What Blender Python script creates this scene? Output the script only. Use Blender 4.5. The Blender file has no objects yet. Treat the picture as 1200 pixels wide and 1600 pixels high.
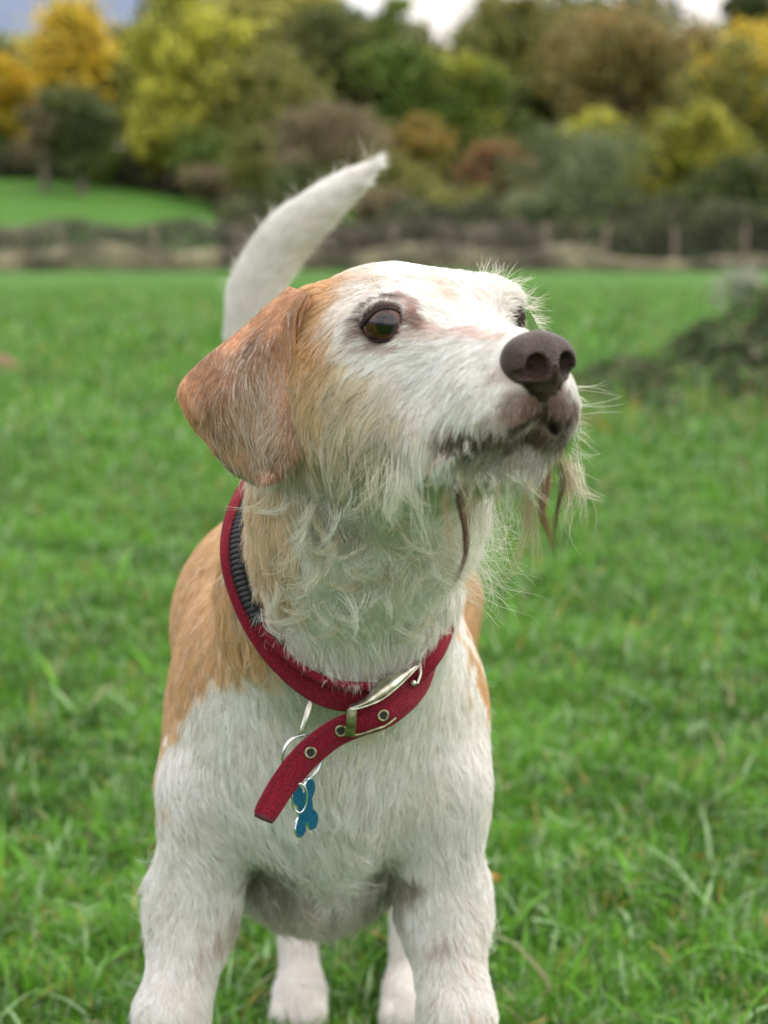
import bpy, math, random
import numpy as np
from mathutils import Vector

SC = bpy.context.scene
COL = SC.collection
rng = np.random.default_rng(7)
random.seed(7)

# ------------------------------------------------------------------ camera
CAM_H = 0.765
PITCH = math.atan(470 / 3000.0)
FPX = 3000.0                      # focal length in pixels of the 1200x1600 photograph
cam_d = bpy.data.cameras.new('camera')
cam = bpy.data.objects.new('camera', cam_d)
COL.objects.link(cam)
cam.location = (0, 0, CAM_H)
cam.rotation_euler = (math.pi / 2 - PITCH, 0, 0)
cam_d.sensor_fit = 'AUTO'
cam_d.sensor_width = 36
cam_d.lens = 36 * FPX / 1600
cam_d.clip_start = 0.05
cam_d.clip_end = 3000
cam_d.dof.use_dof = True
cam_d.dof.focus_distance = 1.09
cam_d.dof.aperture_fstop = 7.6
SC.camera = cam

# ------------------------------------------------------------------ sky and sun
SUN_EL, SUN_AZ = math.radians(58), math.radians(62)      # azimuth from +Y towards +X
w = bpy.data.worlds.new('World')
SC.world = w
w.use_nodes = True
nt = w.node_tree
nt.nodes.clear()
N = nt.nodes.new
out = N('ShaderNodeOutputWorld'); bg = N('ShaderNodeBackground'); sky = N('ShaderNodeTexSky')
sky.sky_type = 'NISHITA'; sky.sun_disc = False
sky.sun_elevation = SUN_EL; sky.sun_rotation = SUN_AZ
tc = N('ShaderNodeTexCoord'); mp = N('ShaderNodeMapping'); nz = N('ShaderNodeTexNoise'); rp = N('ShaderNodeValToRGB')
mp.inputs['Scale'].default_value = (1.6, 1.6, 3.2); mp.inputs['Location'].default_value = (0.35, 0.1, 0.2)
nz.inputs['Scale'].default_value = 2.2; nz.inputs['Detail'].default_value = 6; nz.inputs['Roughness'].default_value = .55
rp.color_ramp.elements[0].position = .33; rp.color_ramp.elements[1].position = .47
mx = N('ShaderNodeMix'); mx.data_type = 'RGBA'
cb = N('ShaderNodeMix'); cb.data_type = 'RGBA'; cb.inputs['A'].default_value = (7.1, 6.75, 6.35, 1); cb.inputs['B'].default_value = (1.0, 1.18, 1.62, 1)
cm = N('ShaderNodeMapRange'); cm.inputs['From Min'].default_value = -.075; cm.inputs['From Max'].default_value = -.115; cm.interpolation_type = 'SMOOTHSTEP'
ce = N('ShaderNodeMapRange'); ce.inputs['From Min'].default_value = .26; ce.inputs['From Max'].default_value = .16; ce.interpolation_type = 'SMOOTHSTEP'
cmu = N('ShaderNodeMath'); cmu.operation = 'MULTIPLY'
L = nt.links.new
L(tc.outputs['Generated'], mp.inputs['Vector']); L(mp.outputs[0], nz.inputs['Vector']); L(nz.outputs['Fac'], rp.inputs[0])
hz0 = N('ShaderNodeMapRange'); hz0.inputs['From Min'].default_value = .06; hz0.inputs['From Max'].default_value = .22; hz0.inputs['To Min'].default_value = .40; hz0.interpolation_type = 'SMOOTHSTEP'
vm = N('ShaderNodeVectorMath'); vm.operation = 'SCALE'; vm.inputs[0].default_value = (7.1, 6.75, 6.35)
sx = N('ShaderNodeSeparateXYZ'); mr = N('ShaderNodeMapRange'); mr.inputs['From Min'].default_value = -.24; mr.inputs['From Max'].default_value = -.05; mr.interpolation_type = 'SMOOTHSTEP'
mu = N('ShaderNodeMath'); mu.operation = 'MULTIPLY'
mr.inputs['To Min'].default_value = .8
L = nt.links.new
L(tc.outputs['Generated'], sx.inputs[0]); L(sx.outputs['X'], cm.inputs['Value']); L(sx.outputs['Z'], ce.inputs['Value']); L(sx.outputs['Z'], hz0.inputs['Value']); L(hz0.outputs[0], vm.inputs['Scale']); L(vm.outputs[0], cb.inputs['A'])
L(cm.outputs[0], cmu.inputs[0]); L(ce.outputs[0], cmu.inputs[1]); L(cmu.outputs[0], cb.inputs['Factor']); L(cb.outputs['Result'], mx.inputs['B'])
mx2 = N('ShaderNodeMath'); mx2.operation = 'MAXIMUM'
L(tc.outputs['Generated'], sx.inputs[0]); L(sx.outputs['X'], mr.inputs['Value']); L(rp.outputs[0], mu.inputs[0]); L(mr.outputs[0], mu.inputs[1])
L(mu.outputs[0], mx2.inputs[0]); L(cmu.outputs[0], mx2.inputs[1]); L(mx2.outputs[0], mx.inputs['Factor']); L(sky.outputs[0], mx.inputs['A']); L(mx.outputs['Result'], bg.inputs['Color'])
bg.inputs['Strength'].default_value = .115
L(bg.outputs[0], out.inputs['Surface'])
sd = bpy.data.lights.new('sun', 'SUN'); sd.energy = .62; sd.angle = math.radians(12); sd.color = (1, .96, .90)
so = bpy.data.objects.new('sun', sd); COL.objects.link(so)
sdir = Vector((math.sin(SUN_AZ) * math.cos(SUN_EL), math.cos(SUN_AZ) * math.cos(SUN_EL), math.sin(SUN_EL)))
so.rotation_euler = sdir.to_track_quat('Z', 'Y').to_euler()
SC.view_settings.view_transform = 'Standard'
SC.view_settings.look = 'None'
SC.view_settings.exposure = 1.70
SC.view_settings.gamma = 1
SC.view_settings.use_curve_mapping = False
try:
    SC.cycles.max_bounces = 8; SC.cycles.diffuse_bounces = 4; SC.cycles.transparent_max_bounces = 8
    SC.cycles.use_denoising = True
    SC.cycles.use_adaptive_sampling = True; SC.cycles.adaptive_threshold = 0.01
    SC.cycles.sample_clamp_indirect = 6
    SC.cycles.caustics_reflective = False; SC.cycles.caustics_refractive = False
    SC.cycles_curves.shape = 'RIBBONS'; SC.cycles_curves.subdivisions = 2
except Exception as e:
    print('cycles opt', e)

# ------------------------------------------------------------------ projection helpers (measurements taken off the photograph)
CP, SP = math.cos(PITCH), math.sin(PITCH)

def W(px, py, Y):
    """world point at depth Y that the camera sees at pixel px, py of the photograph"""
    px = np.asarray(px, float); py = np.asarray(py, float); Y = np.asarray(Y, float)
    u = (px - 600) / FPX; v = -(py - 800) / FPX
    t = Y / (CP + v * SP)
    return np.stack([u * t, Y + 0 * t, CAM_H + t * (-SP + v * CP)], -1)

def PX(P):
    P = np.asarray(P, float)
    x, y, z = P[..., 0], P[..., 1], P[..., 2] - CAM_H
    d = y * CP - z * SP
    up = y * SP + z * CP
    return 600 + FPX * x / d, 800 - FPX * up / d

# ------------------------------------------------------------------ object helpers
def tag(o, label=None, cat=None, group=None, kind=None):
    if label: o['label'] = label
    if cat: o['category'] = cat
    if group: o['group'] = group
    if kind: o['kind'] = kind
    return o

def empty(name, loc, rz=0):
    o = bpy.data.objects.new(name, None); COL.objects.link(o)
    o.location = tuple(loc); o.rotation_euler = (0, 0, rz); o.empty_display_size = .05
    return o

def link(name, me, parent=None):
    o = bpy.data.objects.new(name, me); COL.objects.link(o)
    if parent is not None:
        o.parent = parent
        if me is not None and parent.type == 'EMPTY' and parent.get('_abs', 0):
            pass
    return o

def mesh_from(name, V, F, mat=None, smooth=True, col=None, parent=None, local=None):
    """V (n,3); F (m,3) or (m,4) int arrays"""
    V = np.asarray(V, np.float32)
    if local is not None:
        V = V - np.asarray(local, np.float32)
    me = bpy.data.meshes.new(name)
    F = np.asarray(F, np.int32)
    k = F.shape[1]
    me.vertices.add(len(V)); me.vertices.foreach_set('co', V.ravel())
    me.loops.add(F.size); me.loops.foreach_set('vertex_index', F.ravel())
    me.polygons.add(len(F)); me.polygons.foreach_set('loop_start', np.arange(0, F.size, k, dtype=np.int32))
    me.polygons.foreach_set('loop_total', np.full(len(F), k, np.int32))
    if smooth: me.polygons.foreach_set('use_smooth', np.ones(len(F), bool))
    me.update(calc_edges=True)
    if col is not None:
        a = me.attributes.new('col', 'FLOAT_COLOR', 'POINT')
        c = np.ones((len(V), 4), np.float32); c[:, :3] = col
        a.data.foreach_set('color', c.ravel())
    if mat: me.materials.append(mat)
    return link(name, me, parent)

def strands(name, P, R, col, mat, parent=None, local=None):
    """P (n,k,3) points, R (n,k) radii, col (n,3)"""
    n, k, _ = P.shape
    if local is not None: P = P - np.asarray(local)
    hc = bpy.data.hair_curves.new(name)
    hc.add_curves([k] * n)
    hc.points.foreach_set('position', P.astype(np.float32).ravel())
    if 'radius' not in hc.attributes: hc.attributes.new('radius', 'FLOAT', 'POINT')
    hc.attributes['radius'].data.foreach_set('value', R.astype(np.float32).ravel())
    a = hc.attributes.new('col', 'FLOAT_COLOR', 'CURVE')
    c = np.ones((n, 4), np.float32); c[:, :3] = col
    a.data.foreach_set('color', c.ravel())
    hc.materials.append(mat)
    o = link(name, hc, parent)
    o['kind'] = 'stuff'
    return o

class FNoise:
    """smooth random field made of a few dozen waves"""
    def __init__(s, scale, dim=1, n=24, seed=0):
        r = np.random.default_rng(seed)
        s.k = r.normal(size=(n, 3)); s.k /= np.linalg.norm(s.k, axis=1)[:, None]
        s.k *= (2 * np.pi / scale) * r.uniform(.5, 1.5, (n, 1))
        s.ph = r.uniform(0, 6.28, (dim, n)); s.n = n
    def __call__(s, P):
        a = P @ s.k.T
        o = np.stack([np.sin(a + ph).sum(1) for ph in s.ph], -1) * math.sqrt(2 / s.n)
        return o if o.shape[1] > 1 else o[:, 0]

def norm(v): return v / (np.linalg.norm(v, axis=-1, keepdims=True) + 1e-9)
def sstep(a, b, x):
    t = np.clip((x - a) / (b - a), 0, 1); return t * t * (3 - 2 * t)

# ------------------------------------------------------------------ materials
def new_mat(name):
    m = bpy.data.materials.new(name); m.use_nodes = True
    return m, m.node_tree, m.node_tree.nodes['Principled BSDF']

def simple(name, col, rough=.6, metal=0, spec=.5, bump=None, coat=0, var=None, sheen=0):
    m, t, b = new_mat(name)
    b.inputs['Base Color'].default_value = (*col, 1); b.inputs['Roughness'].default_value = rough
    b.inputs['Metallic'].default_value = metal; b.inputs['Specular IOR Level'].default_value = spec
    b.inputs['Coat Weight'].default_value = coat; b.inputs['Coat Roughness'].default_value = .03
    b.inputs['Sheen Weight'].default_value = sheen
    co = t.nodes.new('ShaderNodeTexCoord')
    if var:
        n = t.nodes.new('ShaderNodeTexNoise'); n.inputs['Scale'].default_value = var[0]; n.inputs['Detail'].default_value = 5
        r = t.nodes.new('ShaderNodeMix'); r.data_type = 'RGBA'
        r.inputs['A'].default_value = (*col, 1); r.inputs['B'].default_value = (*var[1], 1)
        cr = t.nodes.new('ShaderNodeValToRGB'); cr.color_ramp.elements[0].position = .38; cr.color_ramp.elements[1].position = .62
        t.links.new(co.outputs['Object'], n.inputs['Vector']); t.links.new(n.outputs['Fac'], cr.inputs[0])
        t.links.new(cr.outputs[0], r.inputs['Factor']); t.links.new(r.outputs['Result'], b.inputs['Base Color'])
    if bump:
        n = t.nodes.new('ShaderNodeTexVoronoi' if len(bump) > 2 else 'ShaderNodeTexNoise'); n.inputs['Scale'].default_value = bump[0]
        bp = t.nodes.new('ShaderNodeBump'); bp.inputs['Strength'].default_value = bump[1]; bp.inputs['Distance'].default_value = .001
        t.links.new(co.outputs['Object'], n.inputs['Vector']); t.links.new(n.outputs[0], bp.inputs['Height'])
        t.links.new(bp.outputs[0], b.inputs['Normal'])
    return m

def attr_mat(name, rough=.7, transl=0., spec=.2, noise=None, hair=False):
    m, t, b = new_mat(name)
    a = t.nodes.new('ShaderNodeAttribute'); a.attribute_name = 'col'
    src = a.outputs['Color']
    b.inputs['Roughness'].default_value = rough; b.inputs['Specular IOR Level'].default_value = spec
    t.links.new(src, b.inputs['Base Color'])
    if transl > 0:
        tr = t.nodes.new('ShaderNodeBsdfTranslucent'); mxs = t.nodes.new('ShaderNodeMixShader'); mxs.inputs[0].default_value = transl
        o = t.nodes['Material Output']
        t.links.new(src, tr.inputs['Color']); t.links.new(b.outputs[0], mxs.inputs[1]); t.links.new(tr.outputs[0], mxs.inputs[2])
        t.links.new(mxs.outputs[0], o.inputs['Surface'])
    if noise:
        n = t.nodes.new('ShaderNodeTexNoise'); n.inputs['Scale'].default_value = noise[0]
        co = t.nodes.new('ShaderNodeTexCoord')
        bp = t.nodes.new('ShaderNodeBump'); bp.inputs['Strength'].default_value = noise[1]; bp.inputs['Distance'].default_value = .001
        t.links.new(co.outputs['Object'], n.inputs['Vector']); t.links.new(n.outputs[0], bp.inputs['Height']); t.links.new(bp.outputs[0], b.inputs['Normal'])
    return m

M_SKIN = attr_mat('dog_skin', .75, 0, .2, (900, .4))
M_FUR = attr_mat('dog_hair', .5, .13, .3)
M_LEAF = attr_mat('leaf', .6, .3, .3)
M_GRASS = attr_mat('grass_blade', .6, .25, .12)
M_BARK = simple('bark', (.09, .07, .055), .9, var=(6, (.16, .13, .10)))
M_NOSE = simple('nose_leather', (.034, .014, .011), .40, spec=.38, bump=(1100, .9, 1), var=(90, (.05, .025, .022)))
M_RED = None

# ================================================================== GROUND
def gz(x, y):
    """height of the ground"""
    x = np.asarray(x, float); y = np.asarray(y, float)
    z = -.0136 * np.clip(y, 0, 46) * sstep(0, 6, y) 
    far = np.clip(y - 50, 0, None)
    lift = sstep(6, -16, x)                          # the left field climbs behind the fence
    z = z + far * (.012 + .066 * lift) * (1 - .5 * sstep(60, 300, far))
    z = z + .012 * np.sin(x * 1.7 + y * .6) * np.sin(y * 1.1 - x * .5) * sstep(1, 5, y)
    # weedy bank at the right
    z = z + .24 * sstep(.6, 1.9, x) * sstep(7, 4, x) * np.exp(-((y - 9.5 + .25 * np.sin(x * 2)) / np.where(y < 9.5, .75, 1.6)) ** 2) * (1 + .12 * np.sin(x * 4.1) + .08 * np.sin(x * 9.))
    return z

xs = np.unique(np.concatenate([np.linspace(-900, -60, 22), np.linspace(-60, -8, 50), np.linspace(-8, 8, 110), np.linspace(8, 60, 50), np.linspace(60, 900, 22)]))
ys = np.unique(np.concatenate([np.linspace(-600, -10, 20), np.linspace(-10, 1, 14), np.linspace(1, 14, 110), np.linspace(14, 130, 110), np.linspace(130, 1100, 30)]))
GX, GY = np.meshgrid(xs, ys, indexing='ij')
GV = np.stack([GX, GY, gz(GX, GY)], -1).reshape(-1, 3)
nx, ny = len(xs), len(ys)
ii = (np.arange(nx - 1)[:, None] * ny + np.arange(ny - 1)[None]).ravel()
GF = np.stack([ii, ii + ny, ii + ny + 1, ii + 1], 1)
m, t, b = new_mat('meadow')
b.inputs['Roughness'].default_value = .9; b.inputs['Specular IOR Level'].default_value = .1
co = t.nodes.new('ShaderNodeTexCoord')
def nnode(scale, det=4):
    n = t.nodes.new('ShaderNodeTexNoise'); n.inputs['Scale'].default_value = scale; n.inputs['Detail'].default_value = det
    t.links.new(co.outputs['Object'], n.inputs['Vector']); return n
def ramp(src, p0, c0, p1, c1):
    r = t.nodes.new('ShaderNodeValToRGB'); e = r.color_ramp.elements
    e[0].position = p0; e[0].color = (*c0, 1); e[1].position = p1; e[1].color = (*c1, 1)
    t.links.new(src, r.inputs[0]); return r
n1 = nnode(30, 6); n2 = nnode(.7, 3); n3 = nnode(5, 4)
r1 = ramp(n1.outputs['Fac'], .35, (.022, .07, .010), .7, (.058, .165, .022))
r2 = ramp(n2.outputs['Fac'], .35, (.044, .122, .014), .65, (.080, .165, .026))
r3 = ramp(n3.outputs['Fac'], .4, (.040, .110, .014), .62, (.080, .155, .028))
mA = t.nodes.new('ShaderNodeMix'); mA.data_type = 'RGBA'; mA.inputs['Factor'].default_value = .5
mB = t.nodes.new('ShaderNodeMix'); mB.data_type = 'RGBA'; mB.inputs['Factor'].default_value = .45
t.links.new(r2.outputs[0], mA.inputs['A']); t.links.new(r3.outputs[0], mA.inputs['B'])
t.links.new(mA.outputs['Result'], mB.inputs['A']); t.links.new(r1.outputs[0], mB.inputs['B'])
t.links.new(mB.outputs['Result'], b.inputs['Base Color'])
bp = t.nodes.new('ShaderNodeBump'); bp.inputs['Strength'].default_value = .6; bp.inputs['Distance'].default_value = .02
t.links.new(n1.outputs['Fac'], bp.inputs['Height']); t.links.new(bp.outputs[0], b.inputs['Normal'])
M_MEADOW = m
g = mesh_from('ground', GV, GF, m); tag(g, kind='structure')

# ------------------------------------------------------------------ grass
def blades(n, xy, h, wd, lean, cols, seed, segs=4):
    r = np.random.default_rng(seed)
    x, y = xy[:, 0], xy[:, 1]
    root = np.stack([x, y, gz(x, y) - .003], 1)
    a = r.uniform(0, 6.283, n)
    d = np.stack([np.cos(a), np.sin(a), 0 * a], 1)
    fa = a + np.pi / 2 + r.normal(0, .5, n)
    s = np.stack([np.cos(fa), np.sin(fa), 0 * a], 1)
    t_ = np.linspace(0, 1, segs + 1)
    le = lean[:, None]
    hh = h[:, None]
    up = hh * (t_ - .35 * np.clip(le, 0, 1.6) * t_ ** 2)
    ou = hh * le * t_ ** 1.8
    c = root[:, None] + d[:, None] * ou[..., None] + np.array([0, 0, 1.]) * up[..., None]
    wv = wd[:, None] * np.array([.75, 1, .9, .6, .06][:segs + 1] if segs == 4 else [.8, 1, .7, .06])
    Lf = c - s[:, None] * wv[..., None] * .5; Rt = c + s[:, None] * wv[..., None] * .5
    V = np.stack([Lf, Rt], 2).reshape(-1, 3)
    k = 2 * (segs + 1)
    base = (np.arange(n) * k)[:, None]
    q = np.array([[2 * i, 2 * i + 1, 2 * i + 3, 2 * i + 2] for i in range(segs)])
    F = (base[:, :, None] + q[None]).reshape(-1, 4)
    C = np.repeat(cols, k, 0)
    return V, F, C

def grass_cols(n, xy, r, dead=.05):
    P = np.stack([xy[:, 0], xy[:, 1], 0 * xy[:, 0]], 1)
    f = FNoise(.5, 1, seed=5)(P)[:, None] * .4 + FNoise(.07, 1, seed=6)(P)[:, None] * .5 + r.normal(0, .6, (n, 1))
    f = np.clip(f * .5 + .5, 0, 1)
    A = np.array([.030, .098, .008]); B = np.array([.128, .325, .028]); C = np.array([.28, .42, .21]); D = np.array([.40, .30, .08]); E = np.array([.30, .27, .16])
    c = A * (1 - f) + B * f
    k = r.random(n)
    c = np.where((k < .20)[:, None], C * r.uniform(.7, 1.1, (n, 1)), c)
    c = np.where((k > 1 - dead)[:, None], D * r.uniform(.6, 1.1, (n, 1)), c)
    c = np.where(((k > 1 - 2 * dead) & (k < 1 - dead))[:, None], E * r.uniform(.6, 1.1, (n, 1)), c)
    return c

def scatter(n, y0, y1, half0, half1, r, power=1.):
    y = y0 + (y1 - y0) * r.random(n) ** power
    hw = half0 + (half1 - half0) * (y - y0) / (y1 - y0)
    x = (r.random(n) * 2 - 1) * hw
    return np.stack([x, y], 1)

GVs, GFs, GCs, off = [], [], [], 0
def add_bl(V, F, C):
    global off
    GVs.append(V); GFs.append(F + off); GCs.append(C); off += len(V)
r = np.random.default_rng(11)
for (n, y0, y1, h0, h1, hm, wm, pw) in ((190000, 1.45, 3.3, .62, 1.05, .022, .0028, 1.1), (110000, 3.1, 6.2, .95, 1.7, .026, .0038, 1.15), (55000, 6, 13, 1.6, 3.2, .04, .0065, 1.2), (60000, 12.5, 30, 3.0, 7, .045, .016, 1.3), (14000, .2, 1.5, .8, .8, .032, .003, 1), (110000, .3, 7.5, 1.7, 3.4, .03, .0058, 1), (60000, 7, 22, 4.5, 9, .045, .013, 1.2)):
    xy = scatter(n, y0, y1, h0, h1, r, pw)
    cl = FNoise(.16, 1, seed=3)(np.stack([xy[:, 0], xy[:, 1], 0 * xy[:, 0]], 1))
    h = hm * r.lognormal(0, .32, n) * (1 + .28 * cl)
    lean = np.abs(r.normal(.55, .45, n))
    wd = wm * r.uniform(.5, 1.3, n)
    big = r.random(n) < .018
    h[big] *= 1.9; wd[big] *= 1.7; lean[big] = r.uniform(.5, 1.6, big.sum())
    add_bl(*blades(n, xy, np.clip(h, .008, .12), wd, lean, grass_cols(n, xy, r, .035), 12 + n, 3))
GV_ = np.concatenate(GVs); GF_ = np.concatenate(GFs); GC_ = np.concatenate(GCs)
o = mesh_from('grass', GV_, GF_, M_GRASS, True, GC_)
tag(o, 'short green meadow grass with scattered yellow and dead blades all round the dog', 'grass', kind='stuff')

# ================================================================== BACKGROUND
def pt(px, py, d): return W(px, py, d)

def leaf_quads(C, size, r, flat=.0):
    n = len(C)
    a = norm(r.normal(size=(n, 3))); b_ = norm(np.cross(a, r.normal(size=(n, 3))))
    s = size * r.uniform(.6, 1.3, (n, 1))
    V = np.stack([C - a * s, C - b_ * s * .55, C + a * s, C + b_ * s * .55], 1).reshape(-1, 3)
    F = np.arange(4 * n).reshape(n, 4)
    return V, F

def tube_mesh(paths, sides=7):
    Vs, Fs, off = [], [], 0
    for pts, rad in paths:
        pts = np.asarray(pts, float); rad = np.asarray(rad, float); k = len(pts)
        tg = norm(np.gradient(pts, axis=0))
        ref = np.array([.13, .9, .3]) if abs(tg[0] @ norm(np.array([.13, .9, .3]))) < .9 else np.array([1., 0, 0])
        a = norm(np.cross(tg, ref)); b_ = np.cross(tg, a)
        th = np.linspace(0, 2 * np.pi, sides, endpoint=False)
        V = pts[:, None] + rad[:, None, None] * (np.cos(th)[None, :, None] * a[:, None] + np.sin(th)[None, :, None] * b_[:, None])
        V = V.reshape(-1, 3)
        i = np.arange(k - 1)[:, None] * sides; j = np.arange(sides)[None]; jn = (j + 1) % sides
        F = np.stack([i + j, i + jn, i + sides + jn, i + sides + j], -1).reshape(-1, 4)
        Vs.append(V); Fs.append(F + off); off += len(V)
    return np.concatenate(Vs), np.concatenate(Fs)

def tree(name, px, py, rx, ry, d, pal, label, cat='tree', n=4200, seed=0, group=None, leaf=.16, loose=1.12, trunk=True, grey=0):
    """px,py crown centre and rx,ry crown radii as measured, at distance d"""
    r = np.random.default_rng(seed + 100)
    s = d / FPX
    c = pt(px, py, d); X, Y = c[0], c[1]
    base = np.array([X, Y, float(gz(X, Y))])
    root = empty(name, base); tag(root, label, cat, group)
    R = np.array([rx * s, (rx * .8) * s, ry * s]) * 1.26; n = int(n * 1.75)
    # clumps spread through an uneven crown
    nb = 34 if trunk else 22
    u = norm(r.normal(size=(nb, 3))) * (r.random((nb, 1)) ** .45)
    bc = c + u * R * np.array([.85, .85, .85]) * r.uniform(.6, 1.22, (nb, 1))
    bc[:, 2] = np.maximum(bc[:, 2], base[2] + .15)
    br = r.uniform(.18, .42, nb) * min(R[0], R[2]) * loose
    k = r.integers(0, nb, n)
    off_ = norm(r.normal(size=(n, 3))) * (r.random((n, 1)) ** .55) * np.where(r.random((n, 1)) < .18, 1.7, 1) * br[k][:, None] * np.array([1.25, 1.25, .9])
    C = bc[k] + off_
    C = C[C[:, 2] > base[2] + .02]; k = k[:len(C)]
    V, F = leaf_quads(C, leaf * d / 80, r)
    V = V - base
    pal = np.array(pal, float)
    bt = r.random(nb)
    f = np.clip(bt[k] * .75 + r.random(len(C)) * .45 - .1, 0, .999) * (len(pal) - 1)
    i0 = f.astype(int); fr = (f - i0)[:, None]
    cc = (pal[i0] * (1 - fr) + pal[i0 + 1] * fr) * r.uniform(.7, 1.25, (len(C), 1))
    ol_ = r.random(len(C)) < .2; cc[ol_] = np.array([.17, .18, .05]) * r.uniform(.5, 1.4, (ol_.sum(), 1))
    mesh_from('crown', V, F, M_LEAF, False, np.repeat(cc, 4, 0), root)
    if trunk:
        h = c[2] - base[2]; tr = max(.1, .035 * (h + R[2]))
        p = [np.array([0, 0, -.1]), np.array([r.normal(0, .1), 0, h * .4]), np.array([r.normal(0, .2), 0, h]), np.array([r.normal(0, .3), 0, h + R[2] * .6])]
        paths = [(p, [tr * 1.3, tr, tr * .6, tr * .2])]
        for q in range(9):
            e = bc[r.integers(0, nb)] - base; st = p[1] + (p[2] - p[1]) * r.random()
            paths.append(([st, (st + e) / 2 + np.array([0, 0, .1 * h]), e], [tr * .45, tr * .28, tr * .08]))
        V, F = tube_mesh(paths, 6)
        mesh_from('trunk', V, F, M_BARK, True, None, root)
    else:
        paths = []
        for q in range(7):
            e = bc[r.integers(0, nb)] - base
            paths.append(([np.zeros(3), e * .5 + np.array([0, 0, .1]), e], [.05, .03, .01]))
        V, F = tube_mesh(paths, 5)
        mesh_from('stem', V, F, M_BARK, True, None, root)
    return root

YEL = [(.40, .30, .03), (.74, .55, .04), (.85, .60, .08), (.50, .44, .05)]
GOLD = [(.40, .26, .02), (.70, .45, .02), (.55, .42, .03), (.20, .18, .03)]
YG = [(.30, .31, .05), (.56, .55, .07), (.66, .62, .10), (.36, .38, .06)]
YGP = [(.48, .46, .13), (.62, .58, .17), (.52, .50, .12)]
DKG = [(.035, .055, .02), (.075, .10, .03), (.12, .14, .04)]
OLV = [(.10, .12, .03), (.21, .22, .055), (.31, .30, .08), (.15, .17, .04)]
GRN = [(.08, .14, .03), (.17, .26, .05), (.30, .35, .07)]
BRN = [(.22, .17, .07), (.34, .25, .10), (.38, .24, .08), (.28, .26, .11)]
ORG = [(.20, .15, .04), (.34, .22, .05), (.30, .26, .06)]
MAU = [(.19, .14, .09), (.28, .20, .14), (.22, .20, .10)]
RED = [(.20, .10, .05), (.34, .15, .08), (.20, .17, .06)]
GGR = [(.06, .10, .04), (.15, .19, .09), (.24, .27, .15)]

# wooded hill far behind and a ragged wood that closes the gaps
hx = np.linspace(-400, 400, 120); prof = [0, .35, .7, .92, 1.0, .9]; hy = [235, 250, 270, 300, 345, 420]
hn = 6 + np.sin(hx * .02 + 1) * 3 + np.sin(hx * .07) * 1.4
HV = np.array([[x, y, gz(x, y) - 1 + (13.5 + hn[i]) * p] for p, y in zip(prof, hy) for i, x in enumerate(hx)])
jj = (np.arange(5)[:, None] * 120 + np.arange(119)[None]).ravel()
o = mesh_from('hills', HV, np.stack([jj, jj + 1, jj + 121, jj + 120], 1), simple('hill_wood', (.06, .085, .04), .95, var=(.12, (.10, .12, .06))))
tag(o, kind='structure')
r = np.random.default_rng(55)
n = 70000
x = r.uniform(-46, 52, n); y = 112 + r.random(n) * 10
pxw = x * FPX / 117 + 600
topy = np.interp(pxw, [-500, 0, 100, 180, 260, 400, 520, 560, 600, 640, 700, 745, 800, 1000, 1060, 1112, 1150, 1200, 1700], [40, 85, 85, 80, 25, -10, 0, 34, 22, 62, 76, 30, 20, 5, 34, 92, 15, 0, 30])
ztop = CAM_H + (335 - topy) * 117 / FPX + .5 * np.sin(x * 1.3) + .3 * np.sin(x * 3.1)
g0 = gz(x, y)
z = g0 + (ztop - g0) * r.random(n) ** .8
V, F = leaf_quads(np.stack([x, y, z], 1), .30, r)
P3 = np.stack([x, y * .3, z], 1)
f1 = np.clip(.5 + .35 * FNoise(7, 1, seed=81)(P3), 0, 1)[:, None]; f2 = np.clip(.5 + .3 * FNoise(2.2, 1, seed=82)(P3), 0.1, 1)[:, None]
cc = (np.array([.07, .10, .03]) * (1 - f1) + np.array([.20, .17, .05]) * f1) * (.35 + 1.2 * f2) * r.uniform(.6, 1.4, (n, 1))
o = mesh_from('wood', V, F, M_LEAF, False, np.repeat(cc, 4, 0))
tag(o, 'dark mass of woodland closing the view far behind the autumn trees', 'woodland', kind='stuff')

T = tree
T('birch_tree', 112, 105, 66, 100, 95, YEL, 'tall golden yellow tree at the far left with blue sky beside it', seed=1, n=6500)
T('birch_tree', 8, 160, 55, 62, 90, GOLD, 'low gold yellow tree cut off by the left edge', seed=2, n=4200)
T('poplar_tree', 285, 95, 68, 160, 84, YG, 'tall yellow green tree second from the left', seed=3, n=7500)
T('poplar_tree', 405, 30, 105, 85, 92, YGP, 'pale dusty yellow crown rising behind the dark olive tree', seed=4, n=5500)
T('oak_tree', 415, 185, 85, 85, 84, OLV, 'broad dark olive tree above the left end of the hedge bushes', seed=5, n=6500)
T('oak_tree', 520, 105, 85, 80, 90, DKG + OLV[:2], 'dark green round tree directly above the tip of the white tail', seed=6, n=6000)
T('ash_tree', 622, 130, 58, 110, 88, GRN, 'fresh green upright tree right of the tail tip', seed=7, n=5500)
T('ash_tree', 735, 170, 62, 95, 88, YG[:2] + GRN, 'yellow green upright tree above the rust coloured bush', seed=8, n=5200)
T('ash_tree', 800, 70, 85, 75, 100, OLV, 'grey olive tree with sky gaps at the top centre right', seed=9, n=3600)
T('oak_tree', 850, 175, 62, 80, 92, DKG, 'narrow dark tree left of the brown autumn oak', seed=10, n=4200)
T('oak_tree', 965, 115, 125, 100, 86, BRN + ORG, 'big brown and orange autumn oak at the right', seed=11, n=8500)
T('maple_tree', 1150, 165, 80, 85, 80, YEL[:2] + OLV, 'yellow and olive tree at the upper right edge', seed=12, n=5500)
T('maple_tree', 1075, 245, 85, 62, 76, [(.13,.16,.03),(.36,.36,.05),(.46,.42,.05),(.2,.2,.04)], 'low yellow green tree in front of the yellow maple', seed=13, n=5000)
T('conifer_tree', 1176, 25, 30, 90, 98, DKG, 'dark narrow conifer in the top right corner', seed=14, n=3500)
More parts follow.
